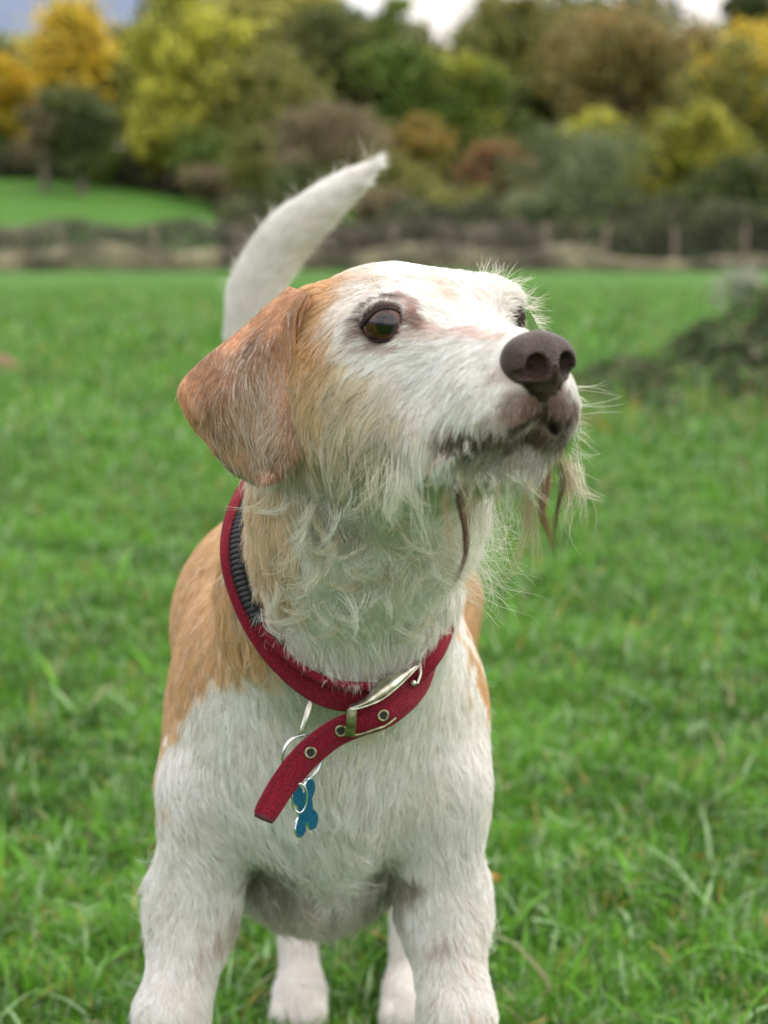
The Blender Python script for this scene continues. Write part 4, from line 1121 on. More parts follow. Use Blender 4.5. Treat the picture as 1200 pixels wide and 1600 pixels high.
# long frosted hairs
P_, N_ = sample(Ev, EF, Enn, 900, lambda c, nn: np.exp(-(((PX(c)[0] - 405) / 60) ** 2 + ((PX(c)[1] - 640) / 85) ** 2)), 73)
x, y = PX(P_)
fd = norm(np.stack([.0 * x - .05, 0 * x, -1 + 0 * x], 1))
pl, tl2 = grow(P_, N_, fd, np.tile([[15., .18, .45]], (len(P_), 1)), 74, K=8, clump=.2, cell=.01)
strands('fur', pl, radii(len(P_), tl2, .00009, r), np.tile([[.74, .62, .55]], (len(P_), 1)), M_FUR, ear, dog_base)
# back of the near ear and both sides of the far ear get a thinner coat
P_, N_ = sample(Bk.reshape(-1, 3), EF, -Enn, 9000, lambda c, nn: np.ones(len(c)), 75)
pe, te = grow(P_, N_, np.tile([[0, 0, -1.]], (len(P_), 1)), np.tile([[6., .2, .1]], (len(P_), 1)), 76, K=4)
strands('fur', pe, radii(len(P_), te, .00018, r), ecol(P_), M_FUR, ear, dog_base)
P_, N_ = sample(Ev, EF, Enn, 12000, lambda c, nn: np.ones(len(c)), 77)
mc = ecol(P_); P2 = mirror(P_); N2 = N_ - 2 * (N_ @ hl)[:, None] * hl
pe, te = grow(P2, N2, np.tile([[0, 0, -1.]], (len(P2), 1)), np.tile([[6., .2, .1]], (len(P2), 1)), 78, K=4)
strands('fur', pe, radii(len(P2), te, .00018, r), mc, M_FUR, ear2, dog_base)

# ------------------------------------------------------------------ locks, beard, whiskers
def lock(path, n, w0, w1, col, rad, seed, wav=.002, K=10, name='beard_lock', jitter=.12, tipvar=.35):
    """path of (px,py,depth); a bundle of n hairs w0 wide at the root and w1 at the tip (metres)"""
    r = np.random.default_rng(seed)
    cp = catmull(np.array([W(*p) for p in path]), K)
    t_ = np.linspace(0, 1, K)
    o0 = r.normal(0, 1, (n, 3)) * w0 * .5; o1 = r.normal(0, 1, (n, 3)) * w1 * .5 + 0
    P = cp[None] + o0[:, None] * (1 - t_)[None, :, None] + o1[:, None] * (t_ ** 1.5)[None, :, None]
    ph = r.uniform(0, 6.28, (n, 1)); fr = r.uniform(4, 9, (n, 1))
    P[..., 0] += wav * np.sin(fr * t_[None] + ph) * t_[None]; P[..., 2] += .5 * wav * np.cos(fr * t_[None] + ph) * t_[None]
    cut = 1 - tipvar * r.random((n, 1)) ** 1.5
    tt = t_[None] * cut
    i = np.clip((tt * (K - 1)).astype(int), 0, K - 2); f = tt * (K - 1) - i
    a = np.take_along_axis(P, i[..., None].repeat(3, 2), 1); b_ = np.take_along_axis(P, (i + 1)[..., None].repeat(3, 2), 1)
    P = a * (1 - f[..., None]) + b_ * f[..., None]
    c = np.array(col)[None] * r.normal(1, jitter, (n, 1))
    return P, radii(n, t_, rad, r), np.clip(c, 0, .9)
DB = (.10, .045, .035); BB = (.30, .19, .12); SAND = (.50, .38, .25); PALE = (.72, .66, .54); IV = (.78, .75, .66)
LK = []
_r = np.random.default_rng(321)
for _ in range(75):
    x_, y_ = _r.uniform(405, 700), _r.uniform(730, 970)
    if x_ > 640 and y_ < 800: continue
    yc_ = hit(x_, y_)
    if yc_ is None: continue
    a_ = math.radians(_r.normal(80, 22)); l_ = _r.uniform(45, 95); q_ = _r.choice([-1, 1]) * _r.uniform(.5, 1.4)
    LK.append(([(x_ + l_ * t_ * math.cos(a_ + q_ * t_), y_ + l_ * t_ * math.sin(a_ + q_ * t_), yc_ - .004 - .010 * math.sin(2.6 * t_)) for t_ in (0, .35, .7, 1)],
               int(_r.uniform(10, 26)), .005, .0018, [(.78, .75, .66), (.72, .66, .54), (.80, .78, .72), (.60, .50, .36)][_r.integers(0, 4)], .00008, .0008))
for _ in range(30):
    f_ = .42 * _r.random() ** 1.1; x_ = 668 + 165 * f_; y_ = 728 - 85 * f_ + _r.normal(0, 5); yc_ = hit(x_, y_)
    l_ = _r.uniform(14, 44) * (1 - .5 * f_); dx_ = _r.normal(-.15, .3)
    LK.append(([(x_, y_, yc_ - .001), (x_ + dx_ * l_ * .4, y_ + l_ * .4, yc_ - .005), (x_ + dx_ * l_, y_ + l_, yc_ - .005 + .003 * _r.random())],
               int(_r.uniform(8, 20)), .0035, .0012, [(.80, .78, .73), (.74, .68, .58), (.50, .40, .30)][_r.choice(3, p=[.45, .3, .25])], .00007, .0009))
for _ in range(46):
    x_ = _r.uniform(700, 885); y_ = np.interp(x_, [700, 800, 885], [735, 742, 715]) + _r.normal(0, 6); yc_ = hit(x_, y_)
    if yc_ is None: continue
    l_ = _r.uniform(25, 75); dx_ = _r.normal(.05, .3); cu_ = _r.normal(0, .35)
    LK.append(([(x_, y_, yc_ + .001), (x_ + dx_ * l_ * .4, y_ + l_ * .4, yc_ - .002), (x_ + (dx_ + cu_) * l_, y_ + l_, yc_ + .002)],
               int(_r.uniform(5, 14)), .004, .002, [(.80, .78, .73), (.70, .62, .48), (.42, .30, .20)][_r.choice(3, p=[.55, .3, .15])], .00008, .0012))
LK += [
 ([(716, 728, .962), (714, 765, .955), (722, 800, .955), (728, 845, .957), (722, 885, .96), (705, 920, .965)], 46, .0028, .0011, DB, .00008, .0010),
 ([(720, 735, .962), (720, 775, .956), (727, 820, .956), (728, 870, .96), (712, 908, .965)], 40, .0045, .0022, BB, .00009, .001),
 ([(700, 735, .965), (698, 790, .96), (703, 840, .96), (704, 880, .96)], 30, .005, .004, SAND, .00008, .0015),
 ([(735, 745, .965), (742, 800, .96), (748, 850, .96)], 26, .006, .006, SAND, .00008, .003),
 ([(850, 728, .965), (852, 765, .96), (846, 795, .96), (856, 830, .963), (866, 860, .965)], 60, .0045, .0015, (.26, .14, .09), .0001, .001),
 ([(852, 735, .962), (850, 770, .96), (848, 800, .96)], 24, .0030, .0015, DB, .00008, .0010),
 ([(872, 725, .965), (880, 755, .962), (872, 790, .962), (866, 830, .963), (866, 878, .965)], 26, .0026, .0010, DB, .00008, .0012),
 ([(882, 720, .97), (893, 750, .968), (882, 795, .965)], 50, .006, .003, SAND, .0001, .0015),
 ([(890, 715, .975), (902, 760, .97), (925, 775, .968), (945, 785, .966)], 22, .006, .004, PALE, .00009, .001),
 ([(892, 725, .975), (905, 765, .97), (912, 800, .97), (915, 830, .97)], 18, .006, .006, PALE, .00008, .002),
 ([(885, 740, .975), (890, 775, .97), (880, 810, .97), (885, 840, .97)], 26, .008, .01, PALE, .00008, .002),
 ([(826, 745, .97), (830, 790, .968), (818, 840, .97), (800, 885, .975), (775, 905, .98)], 26, .005, .006, (.55, .46, .32), .00009, .001),
 ([(828, 745, .97), (830, 800, .968), (838, 850, .97), (836, 900, .972)], 26, .005, .004, (.55, .46, .32), .00009, .0015),
 ([(815, 748, .97), (820, 800, .968), (826, 850, .97)], 26, .006, .004, (.5, .4, .27), .00009, .001),
 ([(800, 750, .985), (795, 800, .98), (785, 840, .98)], 40, .012, .016, IV, .00008, .004),
 ([(760, 750, .985), (755, 800, .98), (748, 840, .98), (735, 860, .985)], 60, .014, .018, IV, .00008, .004),
 ([(625, 715, .975), (620, 760, .965), (608, 800, .968), (615, 820, .97)], 60, .010, .006, IV, .0001, .002),
 ([(640, 720, .972), (640, 760, .963), (652, 785, .963), (672, 790, .963)], 46, .008, .004, IV, .0001, .001),
 ([(650, 735, .972), (655, 780, .966), (660, 830, .968), (675, 880, .975)], 40, .010, .008, IV, .0001, .003),
 ([(600, 720, .98), (590, 770, .975), (600, 820, .98)], 60, .014, .012, PALE, .0001, .003),
 ([(560, 720, .99), (545, 770, .99), (550, 810, 1.0)], 60, .018, .014, (.55, .5, .38), .0001, .003),
 ([(490, 660, 1.01), (486, 690, 1.005), (490, 715, 1.005)], 30, .006, .004, PALE, .0001, .001),
 ([(700, 840, 1.08), (740, 880, 1.07), (770, 900, 1.07), (800, 905, 1.07)], 80, .03, .02, IV, .00008, .005),
 ([(700, 800, 1.06), (745, 840, 1.05), (780, 850, 1.05)], 110, .035, .02, IV, .00009, .005),
 ([(700, 860, 1.09), (735, 920, 1.09), (770, 940, 1.09)], 60, .02, .02, IV, .00008, .005),
]
PP, RR, CC = [], [], []
for i, (path, n, w0, w1, c_, rad, wav) in enumerate(LK):
    a, b_, c2 = lock(path, n, w0, w1, c_, rad, 200 + i, wav); PP.append(a); RR.append(b_); CC.append(c2)
for _ in range(90):
    q_ = _r.random(); sx_ = 400 + 280 * q_; sy_ = float(np.interp(sx_, [400, 440, 490, 540, 600, 650, 680], [955, 1000, 1042, 1062, 1062, 1030, 990])) - 8; yc_ = hit(sx_, sy_)
    if yc_ is None: continue
    l_ = _r.uniform(14, 32); dx_ = _r.normal(0, .35)
    path = [(sx_, sy_, yc_), (sx_ + dx_ * l_ * .5, sy_ + l_ * .55, yc_ - .011), (sx_ + dx_ * l_, sy_ + l_, yc_ - .0135)]
    a, b_, c2 = lock(path, int(_r.uniform(3, 9)), .003, .0025, (.80, .77, .72), .00007, int(_r.integers(1e6)), .0005); PP.append(a); RR.append(b_); CC.append(c2)
strands('beard', np.concatenate(PP), np.concatenate(RR), np.concatenate(CC), M_FUR, dog, dog_base)['label'] = 'long straggly beard hair with wet brown locks'
# curled wisps that lie over the throat fur
# stray crown tufts and whiskers
PP, RR, CC = [], [], []
r = np.random.default_rng(88)
def stray(n, xy0, xy1, Y, d0, ln, col, rad, spread=.35, curve=.3):
    for _ in range(n):
        f = r.random(); x = xy0[0] + (xy1[0] - xy0[0]) * f; y = xy0[1] + (xy1[1] - xy0[1]) * f
        a = math.atan2(d0[1], d0[0]) + r.normal(0, spread); l = ln * r.uniform(.5, 1.2); cu = r.normal(0, curve)
        yy = Y + r.normal(0, .006)
        pts_ = [(x + l * tt * math.cos(a + cu * tt), y + l * tt * math.sin(a + cu * tt), yy) for tt in (0, .35, .7, 1)]
        P, R_, C_ = lock(pts_, 1, 0, 0, col, rad, r.integers(1e6), .0, 10, tipvar=0); PP.append(P); RR.append(R_); CC.append(C_)
stray(40, (748, 432), (790, 438), 1.04, (.35, -1), 34, IV, .00008, .25)
stray(60, (785, 440), (822, 484), 1.04, (1, -.25), 42, IV, .00008, .28)
stray(40, (822, 475), (842, 512), 1.03, (1, .3), 25, IV, .00009, .4)
stray(14, (615, 424), (650, 424), 1.02, (-.5, -1), 16, IV, .00008, .4)
stray(26, (898, 600), (906, 680), .962, (1, .7), 24, IV, .00008, .35)
stray(7, (900, 600), (908, 650), .96, (1, .05), 62, IV, .0001, .12)
stray(34, (900, 660), (888, 735), .965, (.6, 1), 46, IV, .00008, .35)
stray(30, (500, 450), (560, 436), 1.05, (-.8, -.5), 12, IV, .00008, .4)
stray(46, (244, 1330), (238, 1450), 1.29, (-.7, .5), 34, IV, .0001, .6, 1.2)
stray(30, (760, 1420), (766, 1500), 1.29, (.8, .4), 26, IV, .0001, .6, 1.0)
stray(16, (756, 1060), (764, 1200), 1.33, (1, .4), 22, IV, .0001, .5, .6)
stray(110, (455, 1335), (550, 1360), 1.262, (.0, 1), 60, IV, .0001, .5, 1.0)
for (ax, ay, bx2, by2, dx, dy, nn_) in ((352, 470, 372, 410, -.1, -1, 50), (372, 410, 425, 335, .35, -1, 60), (425, 335, 520, 275, .8, -.8, 70), (520, 275, 590, 250, 1, -.5, 50), (455, 440, 480, 400, .35, -1, 40), (480, 400, 530, 345, .7, -1, 50), (530, 345, 590, 265, .7, -.9, 60)):
    stray(nn_, (ax, ay), (bx2, by2), 1.83, (dx, dy), 26, IV, .00014, .3, .4)
stray(6, (590, 470), (620, 462), .97, (-.6, -1), 60, (.10, .08, .07), .00006, .3)
strands('whisker', np.concatenate(PP), np.concatenate(RR), np.concatenate(CC), M_FUR, dog, dog_base)['label'] = 'stray bristles and whiskers on brow, lip and elbows'

# ================================================================== COLLAR
EXEC_COLLAR = True
m, t, b = new_mat('red_webbing')
b.inputs['Roughness'].default_value = .85; b.inputs['Specular IOR Level'].default_value = .2; b.inputs['Sheen Weight'].default_value = .08
uvn = t.nodes.new('ShaderNodeUVMap'); uvn.uv_map = 'UVMap'
wv = t.nodes.new('ShaderNodeTexWave'); wv.inputs['Scale'].default_value = 55; wv.inputs['Distortion'].default_value = 2.5; wv.inputs['Detail'].default_value = 2; wv.bands_direction = 'X'
nz2 = t.nodes.new('ShaderNodeTexNoise'); nz2.inputs['Scale'].default_value = 60; nz2.inputs['Detail'].default_value = 6
t.links.new(uvn.outputs[0], wv.inputs['Vector']); t.links.new(uvn.outputs[0], nz2.inputs['Vector'])
rr_ = t.nodes.new('ShaderNodeValToRGB'); e = rr_.color_ramp.elements; e3 = e.new(.62); e3.color = (.30, .010, .03, 1); e[0].position = .3; e[0].color = (.13, .003, .014, 1); e[-1].position = .8; e[-1].color = (.52, .06, .10, 1)
t.links.new(nz2.outputs['Fac'], rr_.inputs[0])
mm = t.nodes.new('ShaderNodeMix'); mm.data_type = 'RGBA'; mm.blend_type = 'MULTIPLY'; mm.inputs['Factor'].default_value = .5
t.links.new(rr_.outputs[0], mm.inputs['A']); t.links.new(wv.outputs['Color'], mm.inputs['B']); t.links.new(mm.outputs['Result'], b.inputs['Base Color'])
bp = t.nodes.new('ShaderNodeBump'); bp.inputs['Strength'].default_value = .5; bp.inputs['Distance'].default_value = .0006
t.links.new(wv.outputs['Fac'], bp.inputs['Height']); t.links.new(bp.outputs[0], b.inputs['Normal'])
M_RED = m
M_STEEL = simple('nickel', (.80, .77, .70), .38, 1.0, bump=(300, .08), var=(120, (.42, .38, .30)))
M_BRASS = simple('dull_brass', (.42, .38, .26), .35, 1.0, var=(200, (.20, .18, .11)))
M_BLACK = simple('black_padding', (.012, .013, .017), .45, bump=(1200, .5))
M_BLUE = simple('blue_anodised', (.004, .085, .27), .28, .55, var=(500, (.01, .17, .34)), bump=(700, .15))
M_EDGE = simple('bare_metal', (.75, .77, .8), .2, 1.0)

def ribbon(name, pts, wdir, width, thick, mat, parent, n=120, local=None, closed=False, nor=None):
    """strap along pts; wdir: width direction per point"""
    C = catmull(pts, n); Wd = norm(catmull(wdir, n)); tg = norm(np.gradient(C, axis=0))
    Wd = norm(Wd - (Wd * tg).sum(1, keepdims=True) * tg); Nn = norm(np.cross(tg, Wd))
    wd_ = catmull(np.asarray(width, float)[:, None], n)[:, 0] if np.ndim(width) else np.full(n, width)
    prof = [(-.5, -.2), (-.5, .2), (-.42, .5), (0, .5), (.42, .5), (.5, .2), (.5, -.2), (.42, -.5), (0, -.5), (-.42, -.5)]
    k = len(prof)
    V = np.stack([C + Wd * (a * wd_)[:, None] + Nn * (b_ * thick) for a, b_ in prof], 1).reshape(-1, 3)
    i = np.arange(n - 1)[:, None] * k; j = np.arange(k)[None]; jn = (j + 1) % k
    F = np.stack([i + j, i + jn, i + k + jn, i + k + j], -1).reshape(-1, 4)
    o = mesh_from(name, V, F, mat, True, None, parent, local)
    me = o.data
    # end caps
    import bmesh
    bm = bmesh.new(); bm.from_mesh(me); bm.verts.ensure_lookup_table()
    bm.faces.new([bm.verts[q] for q in range(k)][::-1]); bm.faces.new([bm.verts[(n - 1) * k + q] for q in range(k)])
    uvl = bm.loops.layers.uv.new('UVMap')
    ln = np.concatenate([[0], np.cumsum(np.linalg.norm(np.diff(C, axis=0), axis=1))])
    for f in bm.faces:
        for l in f.loops:
            vi = l.vert.index; l[uvl].uv = (ln[vi // k] * 10, (prof[vi % k][0]) * .2)
    bm.to_mesh(me); bm.free()
    return o, C, Wd, Nn
nk = norm(np.array([0, -.577, .816]))
cbase = W(535, 1075, 1.14)
collar = empty('collar', cbase)
tag(collar, 'worn dark red webbing collar with metal buckle round the dog\'s neck', 'collar')
cw = [.015] * 4 + [.016] * 2 + [.019, .021, .021, .019, .018, .018, .018, .018] + [.018] * 6
band, bC, bW, bN = ribbon('band', cpts, cwd, cw, .0042, M_RED, collar, 220, cbase)
# stitched upper edge piping on the front
def path_tube(name, path, rad, mat, parent, local, sides=10, K=60, smooth_=True, w2=None):
    P = catmull(np.array([W(*p) for p in path]), K)
    V, F = tube_mesh([(P, np.full(K, rad))], sides); return mesh_from(name, V, F, mat, True, None, parent, local)
YAT = lambda x_, y_, g_: rest(x_, y_, 1.17, g_)
pipe, *_ = ribbon('piping', np.array([W(p[0], p[1], YAT(p[0], p[1], .0105)) for p in [(405, 975, 1.162), (440, 1018, 1.147), (490, 1055, 1.132), (540, 1070, 1.122), (600, 1072, 1.122)]]),
                  np.array([[-.5, 0, -1.], [-.5, 0, -1], [-.3, 0, -1], [0, 0, -1], [.2, 0, -1]]), .0050, .0035, M_RED, collar, 80, cbase)
# black ribbed padding on the near side
pad_c = catmull(np.array([W(p[0], p[1], float(np.interp(p[1], [782, 830, 885, 950, 1008], CY[[13, 12, 11, 10, 9]])) - .003) for p in [(387, 788, 1.247), (379, 818, 1.228), (374, 855, 1.208), (377, 895, 1.190), (388, 935, 1.172), (405, 972, 1.156)]]), 27)
rV, rF = sphere(8)
rib_me = None
for i, p in enumerate(pad_c):
    if rib_me is None:
        o = mesh_from('padding_rib', rV * np.array([.0062, .0062, .0030]), rF, M_BLACK, True, None, collar); rib_me = o.data
    else: o = link('padding_rib', rib_me, collar)
    tgv = pad_c[min(i + 1, 26)] - pad_c[max(i - 1, 0)]
    o.location = tuple(p - cbase); o.rotation_euler = Vector(tgv).to_track_quat('Z', 'Y').to_euler()
    o.scale = (.75 + .35 * math.sin(math.pi * min(1, i / 26 + .08)),) * 2 + (1,)
# strap free end
YO = .036
W0 = W
W = lambda x_, y_, Y_: W0(x_, y_, np.asarray(Y_, float) + YO)
SE = [(668, 1028, 1.145), (655, 1062, 1.128), (632, 1092, 1.112), (598, 1117, 1.102), (560, 1130, 1.100), (520, 1148, 1.099), (478, 1182, 1.096), (445, 1222, 1.090), (420, 1262, 1.082), (413, 1277, 1.079)]
sp = np.array([W(*q) for q in SE])
swd = np.array([[.6, .1, -.6], [.55, 0, -.75], [.45, 0, -.9], [.3, 0, -1], [.3, 0, -1], [.5, 0, -.9], [.75, 0, -.65], [.85, -.1, -.5], [.95, -.1, -.35], [.95, -.1, -.3]])
strap, sC, sW, sN = ribbon('strap_end', sp, swd, [.015, .0168, .0172, .0172, .017, .017, .0172, .0165, .0152, .0135], .0036, M_RED, collar, 120, cbase)
tipm = simple('dark_strap_tip', (.07, .008, .015), .8)
V, F = tube_mesh([([[-.006, 0, 0], [0, 0, 0], [.006, 0, 0]], [.0018, .0022, .0018])], 8)
tip = mesh_from('strap_tip', V, F, tipm, True, None, collar); tip.location = tuple(sC[-1] - cbase)
tip.rotation_euler = Vector(sW[-1]).to_track_quat('X', 'Z').to_euler()
sgnN = -1 if sN[60][1] > 0 else 1
M_STITCH = simple('stitch_thread', (.10, .004, .012), .8)
def stitches(C_, W_, N_, wid, off, parent, i0, i1, step, up):
    Vs, Fs, o_ = [], [], 0
    for i_ in range(i0, i1, step):
        a_, b2 = C_[i_], C_[min(i_ + max(1, step // 2), len(C_) - 1)]
        nn_ = N_[i_] * (1 if N_[i_][1] < 0 else -1)
        p0 = a_ + W_[i_] * wid + nn_ * off; p1 = b2 + W_[i_] * wid + nn_ * off
        V_, F_ = tube_mesh([([p0, (p0 + p1) / 2 + nn_ * .0003, p1], [.00035, .0005, .00035])], 5)
        Vs.append(V_); Fs.append(F_ + o_); o_ += len(V_)
    o = mesh_from('stitching', np.concatenate(Vs), np.concatenate(Fs), M_STITCH, True, None, parent, cbase); o['kind'] = 'stuff'
sC5, sW5, sN5 = [norm(np.stack([np.interp(np.linspace(0, 119, 600), np.arange(120), a_[:, q_]) for q_ in range(3)], 1)) if k_ else np.stack([np.interp(np.linspace(0, 119, 600), np.arange(120), a_[:, q_]) for q_ in range(3)], 1) for k_, a_ in enumerate((sC, sW, sN))]
for wd_ in (-.0052, .0052): stitches(sC5, sW5, sN5, wd_, .0019, collar, 130, 590, 10, 1)
bC5, bW5, bN5 = [np.stack([np.interp(np.linspace(0, 219, 1500), np.arange(220), a_[:, q_]) for q_ in range(3)], 1) for a_ in (bC, bW, bN)]
for wd_ in (-.0068, .0045): stitches(bC5, bW5, bN5, wd_, .0021, collar, 330, 1150, 10, 1)
def ring_mesh(R, r_, n=40, s=8, ex=1.):
    a = np.linspace(0, 2 * np.pi, n, endpoint=False); b_ = np.linspace(0, 2 * np.pi, s, endpoint=False)
    V = np.stack([(R + r_ * np.cos(b_)[None]) * np.cos(a)[:, None], (R * ex + r_ * np.cos(b_)[None]) * np.sin(a)[:, None], r_ * np.sin(b_)[None] + 0 * a[:, None]], -1).reshape(-1, 3)
    i = np.arange(n)[:, None]; j = np.arange(s)[None]
    F = np.stack([i * s + j, ((i + 1) % n) * s + j, ((i + 1) % n) * s + (j + 1) % s, i * s + (j + 1) % s], -1).reshape(-1, 4)
    return V, F
eV, eF = ring_mesh(.0031, .0009, 24, 8)
ey_me = None
M_HOLE = simple('eyelet_hole', (.02, .02, .015), .9)
for (ex_, ey_) in ((598, 1118), (531, 1140), (482, 1174)):
    x, y = PX(sC); i = int(np.argmin((x - ex_) ** 2 + (y - ey_) ** 2)); nrm = sN[i] * sgnN
    if ey_me is None: o = mesh_from('eyelet', eV, eF, M_BRASS, True, None, collar); ey_me = o.data
    else: o = link('eyelet', ey_me, collar)
    o.location = tuple(sC[i] + nrm * .0019 - cbase); o.rotation_euler = Vector(nrm).to_track_quat('Z', 'Y').to_euler()
    V, F = tube_mesh([([[0, 0, -.0002], [0, 0, .0004]], [.0029, .0029])], 16)
    import bmesh
    me = bpy.data.meshes.new('hole'); a = np.linspace(0, 2 * np.pi, 18, endpoint=False)
    me.from_pydata([(0.0027 * math.cos(q), .0027 * math.sin(q), .0003) for q in a] + [(0.0027 * math.cos(q), .0027 * math.sin(q), -.001) for q in a], [], [tuple(range(18)), tuple(range(35, 17, -1))] + [(i_, (i_ + 1) % 18, 18 + (i_ + 1) % 18, 18 + i_) for i_ in range(18)])
    me.materials.append(M_HOLE); link('hole', me, o)

# buckle: curved top plate, side bars, roller and pin knob
bk = empty('buckle', W(590, 1100, 1.09) - cbase); bk.parent = collar; bko = W(590, 1100, 1.09)
# plate outline: long lens shape; lower edge and upper edge
up_ = catmull(np.array([(545, 1103), (570, 1090), (588, 1068), (612, 1052), (640, 1040), (655, 1035)], float), 30)
lo_ = catmull(np.array([(546, 1111), (570, 1104), (598, 1092), (625, 1070), (645, 1050), (656, 1038)], float), 30)
tt = np.linspace(0, 1, 30)
Yp = 1.092 + .030 * tt ** 1.3 - .004 * np.sin(np.pi * tt)
rows = []
for q in np.linspace(0, 1, 7):
    pxy = up_ * (1 - q) + lo_ * q
    rows.append(W(pxy[:, 0], pxy[:, 1], Yp + .0045 * (1 - q) ** 2 - .0015 * math.sin(math.pi * q)))
rows = np.array(rows)
Vf = rows.reshape(-1, 3); 
Vb = Vf + np.array([0, .0013, -.0002])
nq = 30; q = (np.arange(6)[:, None] * nq + np.arange(nq - 1)[None]).ravel()
F1_ = np.stack([q, q + nq, q + nq + 1, q + 1], 1)
bidx = list(range(0, nq)) + [i * nq + nq - 1 for i in range(1, 7)] + list(range(6 * nq + nq - 2, 6 * nq - 1, -1)) + [i * nq for i in range(5, 0, -1)]
off_ = len(Vf)
Fs = np.array([[bidx[i], bidx[(i + 1) % len(bidx)], bidx[(i + 1) % len(bidx)] + off_, bidx[i] + off_] for i in range(len(bidx))])
mesh_from('buckle_plate', np.concatenate([Vf, Vb]), np.concatenate([F1_, F1_[:, ::-1] + off_, Fs]), M_STEEL, True, None, bk, bko)
path_tube('buckle_bar', [(546, 1110, 1.090), (570, 1104, 1.0895), (598, 1092, 1.096), (625, 1070, 1.105), (645, 1050, 1.114), (656, 1038, 1.121)], .0007, M_STEEL, bk, bko)
rb, *_ = ribbon('buckle_bar', np.array([W(550, 1108, 1.0905), W(549, 1125, 1.090), W(547, 1150, 1.0915)]), np.array([[1, 0, 0.]] * 3), .0062, .0026, M_BRASS, bk, 20, bko)
path_tube('buckle_bar', [(548, 1150, 1.092), (565, 1147, 1.091), (585, 1140, 1.092), (602, 1134, 1.095), (618, 1122, 1.10)], .0009, M_BRASS, bk, bko)
path_tube('buckle_bar', [(656, 1036, 1.121), (657, 1052, 1.117), (652, 1068, 1.114)], .0010, M_STEEL, bk, bko)
V, F = sphere(10); o = mesh_from('pin_knob', V * .0021, F, M_STEEL, True, None, bk); o.location = tuple(W(646, 1068, 1.112) - bko)
V, F = sphere(10); o = mesh_from('pin_knob', V * .0022, F, simple('dark_socket', (.05, .05, .04), .6), True, None, bk); o.location = tuple(W(655, 1034, 1.122) - bko)
# D ring
path_tube('d_ring', [(494, 1066, 1.124), (493, 1072, 1.116), (488, 1092, 1.112), (481, 1118, 1.108), (474, 1140, 1.108), (470, 1150, 1.112), (472, 1140, 1.120), (480, 1110, 1.124), (487, 1090, 1.126)], .0014, M_STEEL, collar, cbase)

# key ring with two turns, hanging from the D ring
kc = W(473, 1183, 1.104)
ring = empty('split_ring', kc); tag(ring, 'thin silver split ring hanging from the red collar behind its loose strap end', 'ring')
a = np.linspace(0, 4 * np.pi, 120); Rr = .0142
P = np.stack([Rr * np.cos(a) * .93, .0012 * np.linspace(-1, 1, 120), Rr * np.sin(a)], 1)
ang = math.radians(20)
P = P @ np.array([[math.cos(ang), math.sin(ang), 0], [-math.sin(ang), math.cos(ang), 0], [0, 0, 1]])
V, F = tube_mesh([(P, np.full(120, .0007))], 8); mesh_from('ring_wire', V, F, M_EDGE, True, None, ring)
# bone tag
tcn = W(476, 1262, 1.098)
tagr = empty('bone_tag', tcn); tag(tagr, 'small bright blue metal bone shaped name tag hanging below the collar', 'dog tag')
def bone(n=80):
    a = np.linspace(0, 2 * np.pi, n, endpoint=False); out_ = []
    ca = [(-.0072, .0105), (.0072, .0105), (-.0072, -.0105), (.0072, -.0105)]; cr = .0062
    for q in a:
        d = np.array([math.cos(q), math.sin(q)]); best = 0
        # ray march outwards through a union of four lobes and a bar
        for s_ in np.linspace(.001, .024, 140):
            p = d * s_
            ins = any((p[0] - x_) ** 2 + (p[1] - y_) ** 2 < cr ** 2 for x_, y_ in ca) or (abs(p[0]) < .0085 and abs(p[1]) < .010)
            if ins: best = s_
        out_.append(d * best)
    return np.array(out_)
bo = bone(); nb_ = len(bo); th_ = .0007
yaw = math.radians(60)
Rz = np.array([[math.cos(yaw), -math.sin(yaw), 0], [math.sin(yaw), math.cos(yaw), 0], [0, 0, 1]])
tl_r = math.radians(-5); Ry = np.array([[math.cos(tl_r), 0, math.sin(tl_r)], [0, 1, 0], [-math.sin(tl_r), 0, math.cos(tl_r)]])
def bmesh_poly(V, faces, name, mat, parent):
    me = bpy.data.meshes.new(name); me.from_pydata([tuple(v) for v in V], [], faces); me.materials.append(mat); return link(name, me, parent)
V3 = np.concatenate([np.stack([bo[:, 0] * s_, 0 * bo[:, 0] + y_, bo[:, 1] * s_], 1) for y_, s_ in ((-th_, .97), (th_, .97))]) @ Rz.T @ Ry.T
bmesh_poly(V3, [tuple(range(nb_)), tuple(range(2 * nb_ - 1, nb_ - 1, -1))], 'tag_plate', M_BLUE, tagr)
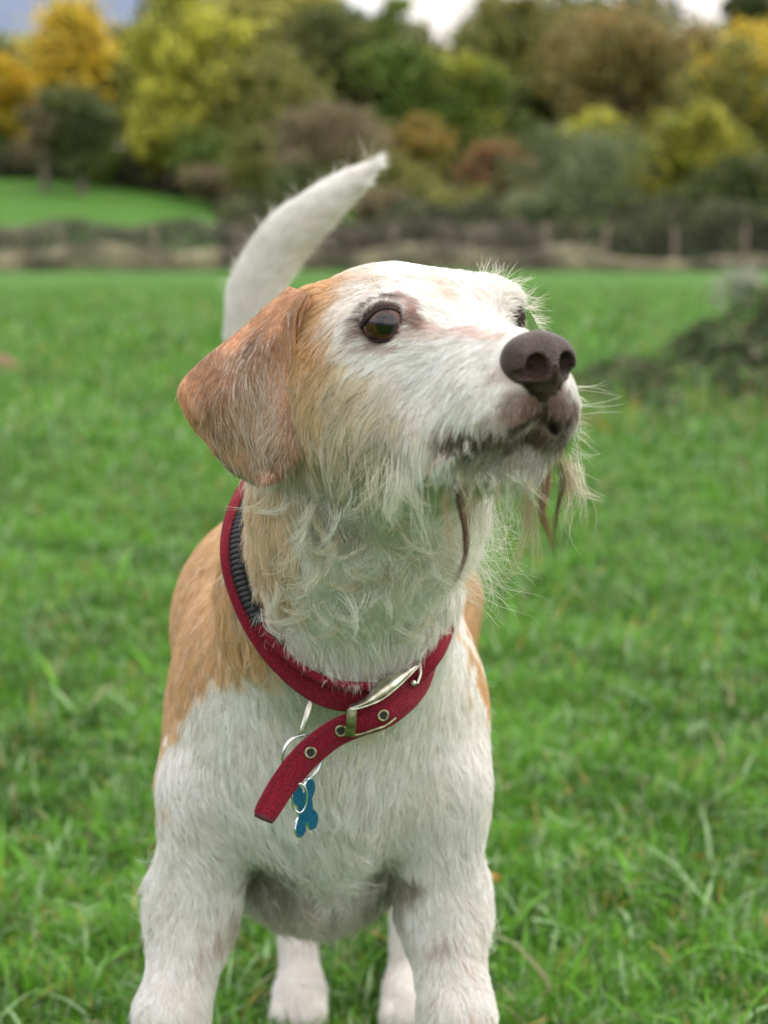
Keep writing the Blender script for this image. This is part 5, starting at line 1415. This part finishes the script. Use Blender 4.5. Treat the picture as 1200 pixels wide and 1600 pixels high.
V3 = np.concatenate([np.stack([bo[:, 0] * s_, 0 * bo[:, 0] + y_, bo[:, 1] * s_], 1) for y_, s_ in ((-th_, .97), (-th_ * .6, 1), (th_ * .6, 1), (th_, .97))]) @ Rz.T @ Ry.T
bmesh_poly(V3, [(k * nb_ + i, k * nb_ + (i + 1) % nb_, (k + 1) * nb_ + (i + 1) % nb_, (k + 1) * nb_ + i) for k in range(3) for i in range(nb_)], 'tag_edge', M_EDGE, tagr)
V, F = ring_mesh(.0048, .0007, 40, 8, 1.9)
V = V[:, [0, 2, 1]]
yaw2 = math.radians(20); R2 = np.array([[math.cos(yaw2), -math.sin(yaw2), 0], [math.sin(yaw2), math.cos(yaw2), 0], [0, 0, 1]])
o = mesh_from('small_ring', V @ R2.T, F, M_EDGE, True, None, tagr); o.location = tuple(W(468, 1247, 1.090) - tcn)

W = W0
# ------------------------------------------------------------------ fallen leaves
lf = [(770, 1392, 'orange leaf lying in the grass beside the dog\'s right hand foreleg', (.55, .22, .03)), (1090, 1262, 'pale brown curled leaf in the grass at the right', (.40, .28, .15)),
      (1093, 1355, 'small orange leaf lying right of the dog in the grass', (.6, .28, .04)), (995, 1400, 'small tan leaf lying at lower right in the grass', (.45, .35, .15)), (590, 1490, 'pinkish leaf scrap between the dog\'s legs', (.45, .25, .16))]
for i, (x, y, lab, c_) in enumerate(lf):
    d = CAM_H * FPX / (y - 330) * .97; p = W(x, y, d); p[2] = float(gz(p[0], p[1])) + .022
    a = np.linspace(0, 2 * np.pi, 14, endpoint=False); s_ = .008
    V = [(0, 0, .002)] + [(s_ * math.cos(q) * (1 + .2 * math.cos(3 * q)), s_ * .6 * math.sin(q), .002 * math.sin(2 * q)) for q in a]
    me = bpy.data.meshes.new('leaf'); me.from_pydata(V, [], [(0, k + 1, (k + 1) % 14 + 1) for k in range(14)]); me.materials.append(simple('dead_leaf', c_, .7, var=(300, tuple(q * .6 for q in c_))))
    o = link('fallen_leaf', me); o.location = tuple(p); o.rotation_euler = (.7 + i * .2, .4, i * 1.3); tag(o, lab, 'leaf', 'fallen leaves in the grass')
    sm = o.modifiers.new('thick', 'SOLIDIFY'); sm.thickness = .0004
# keep every part's own location consistent
print('done')
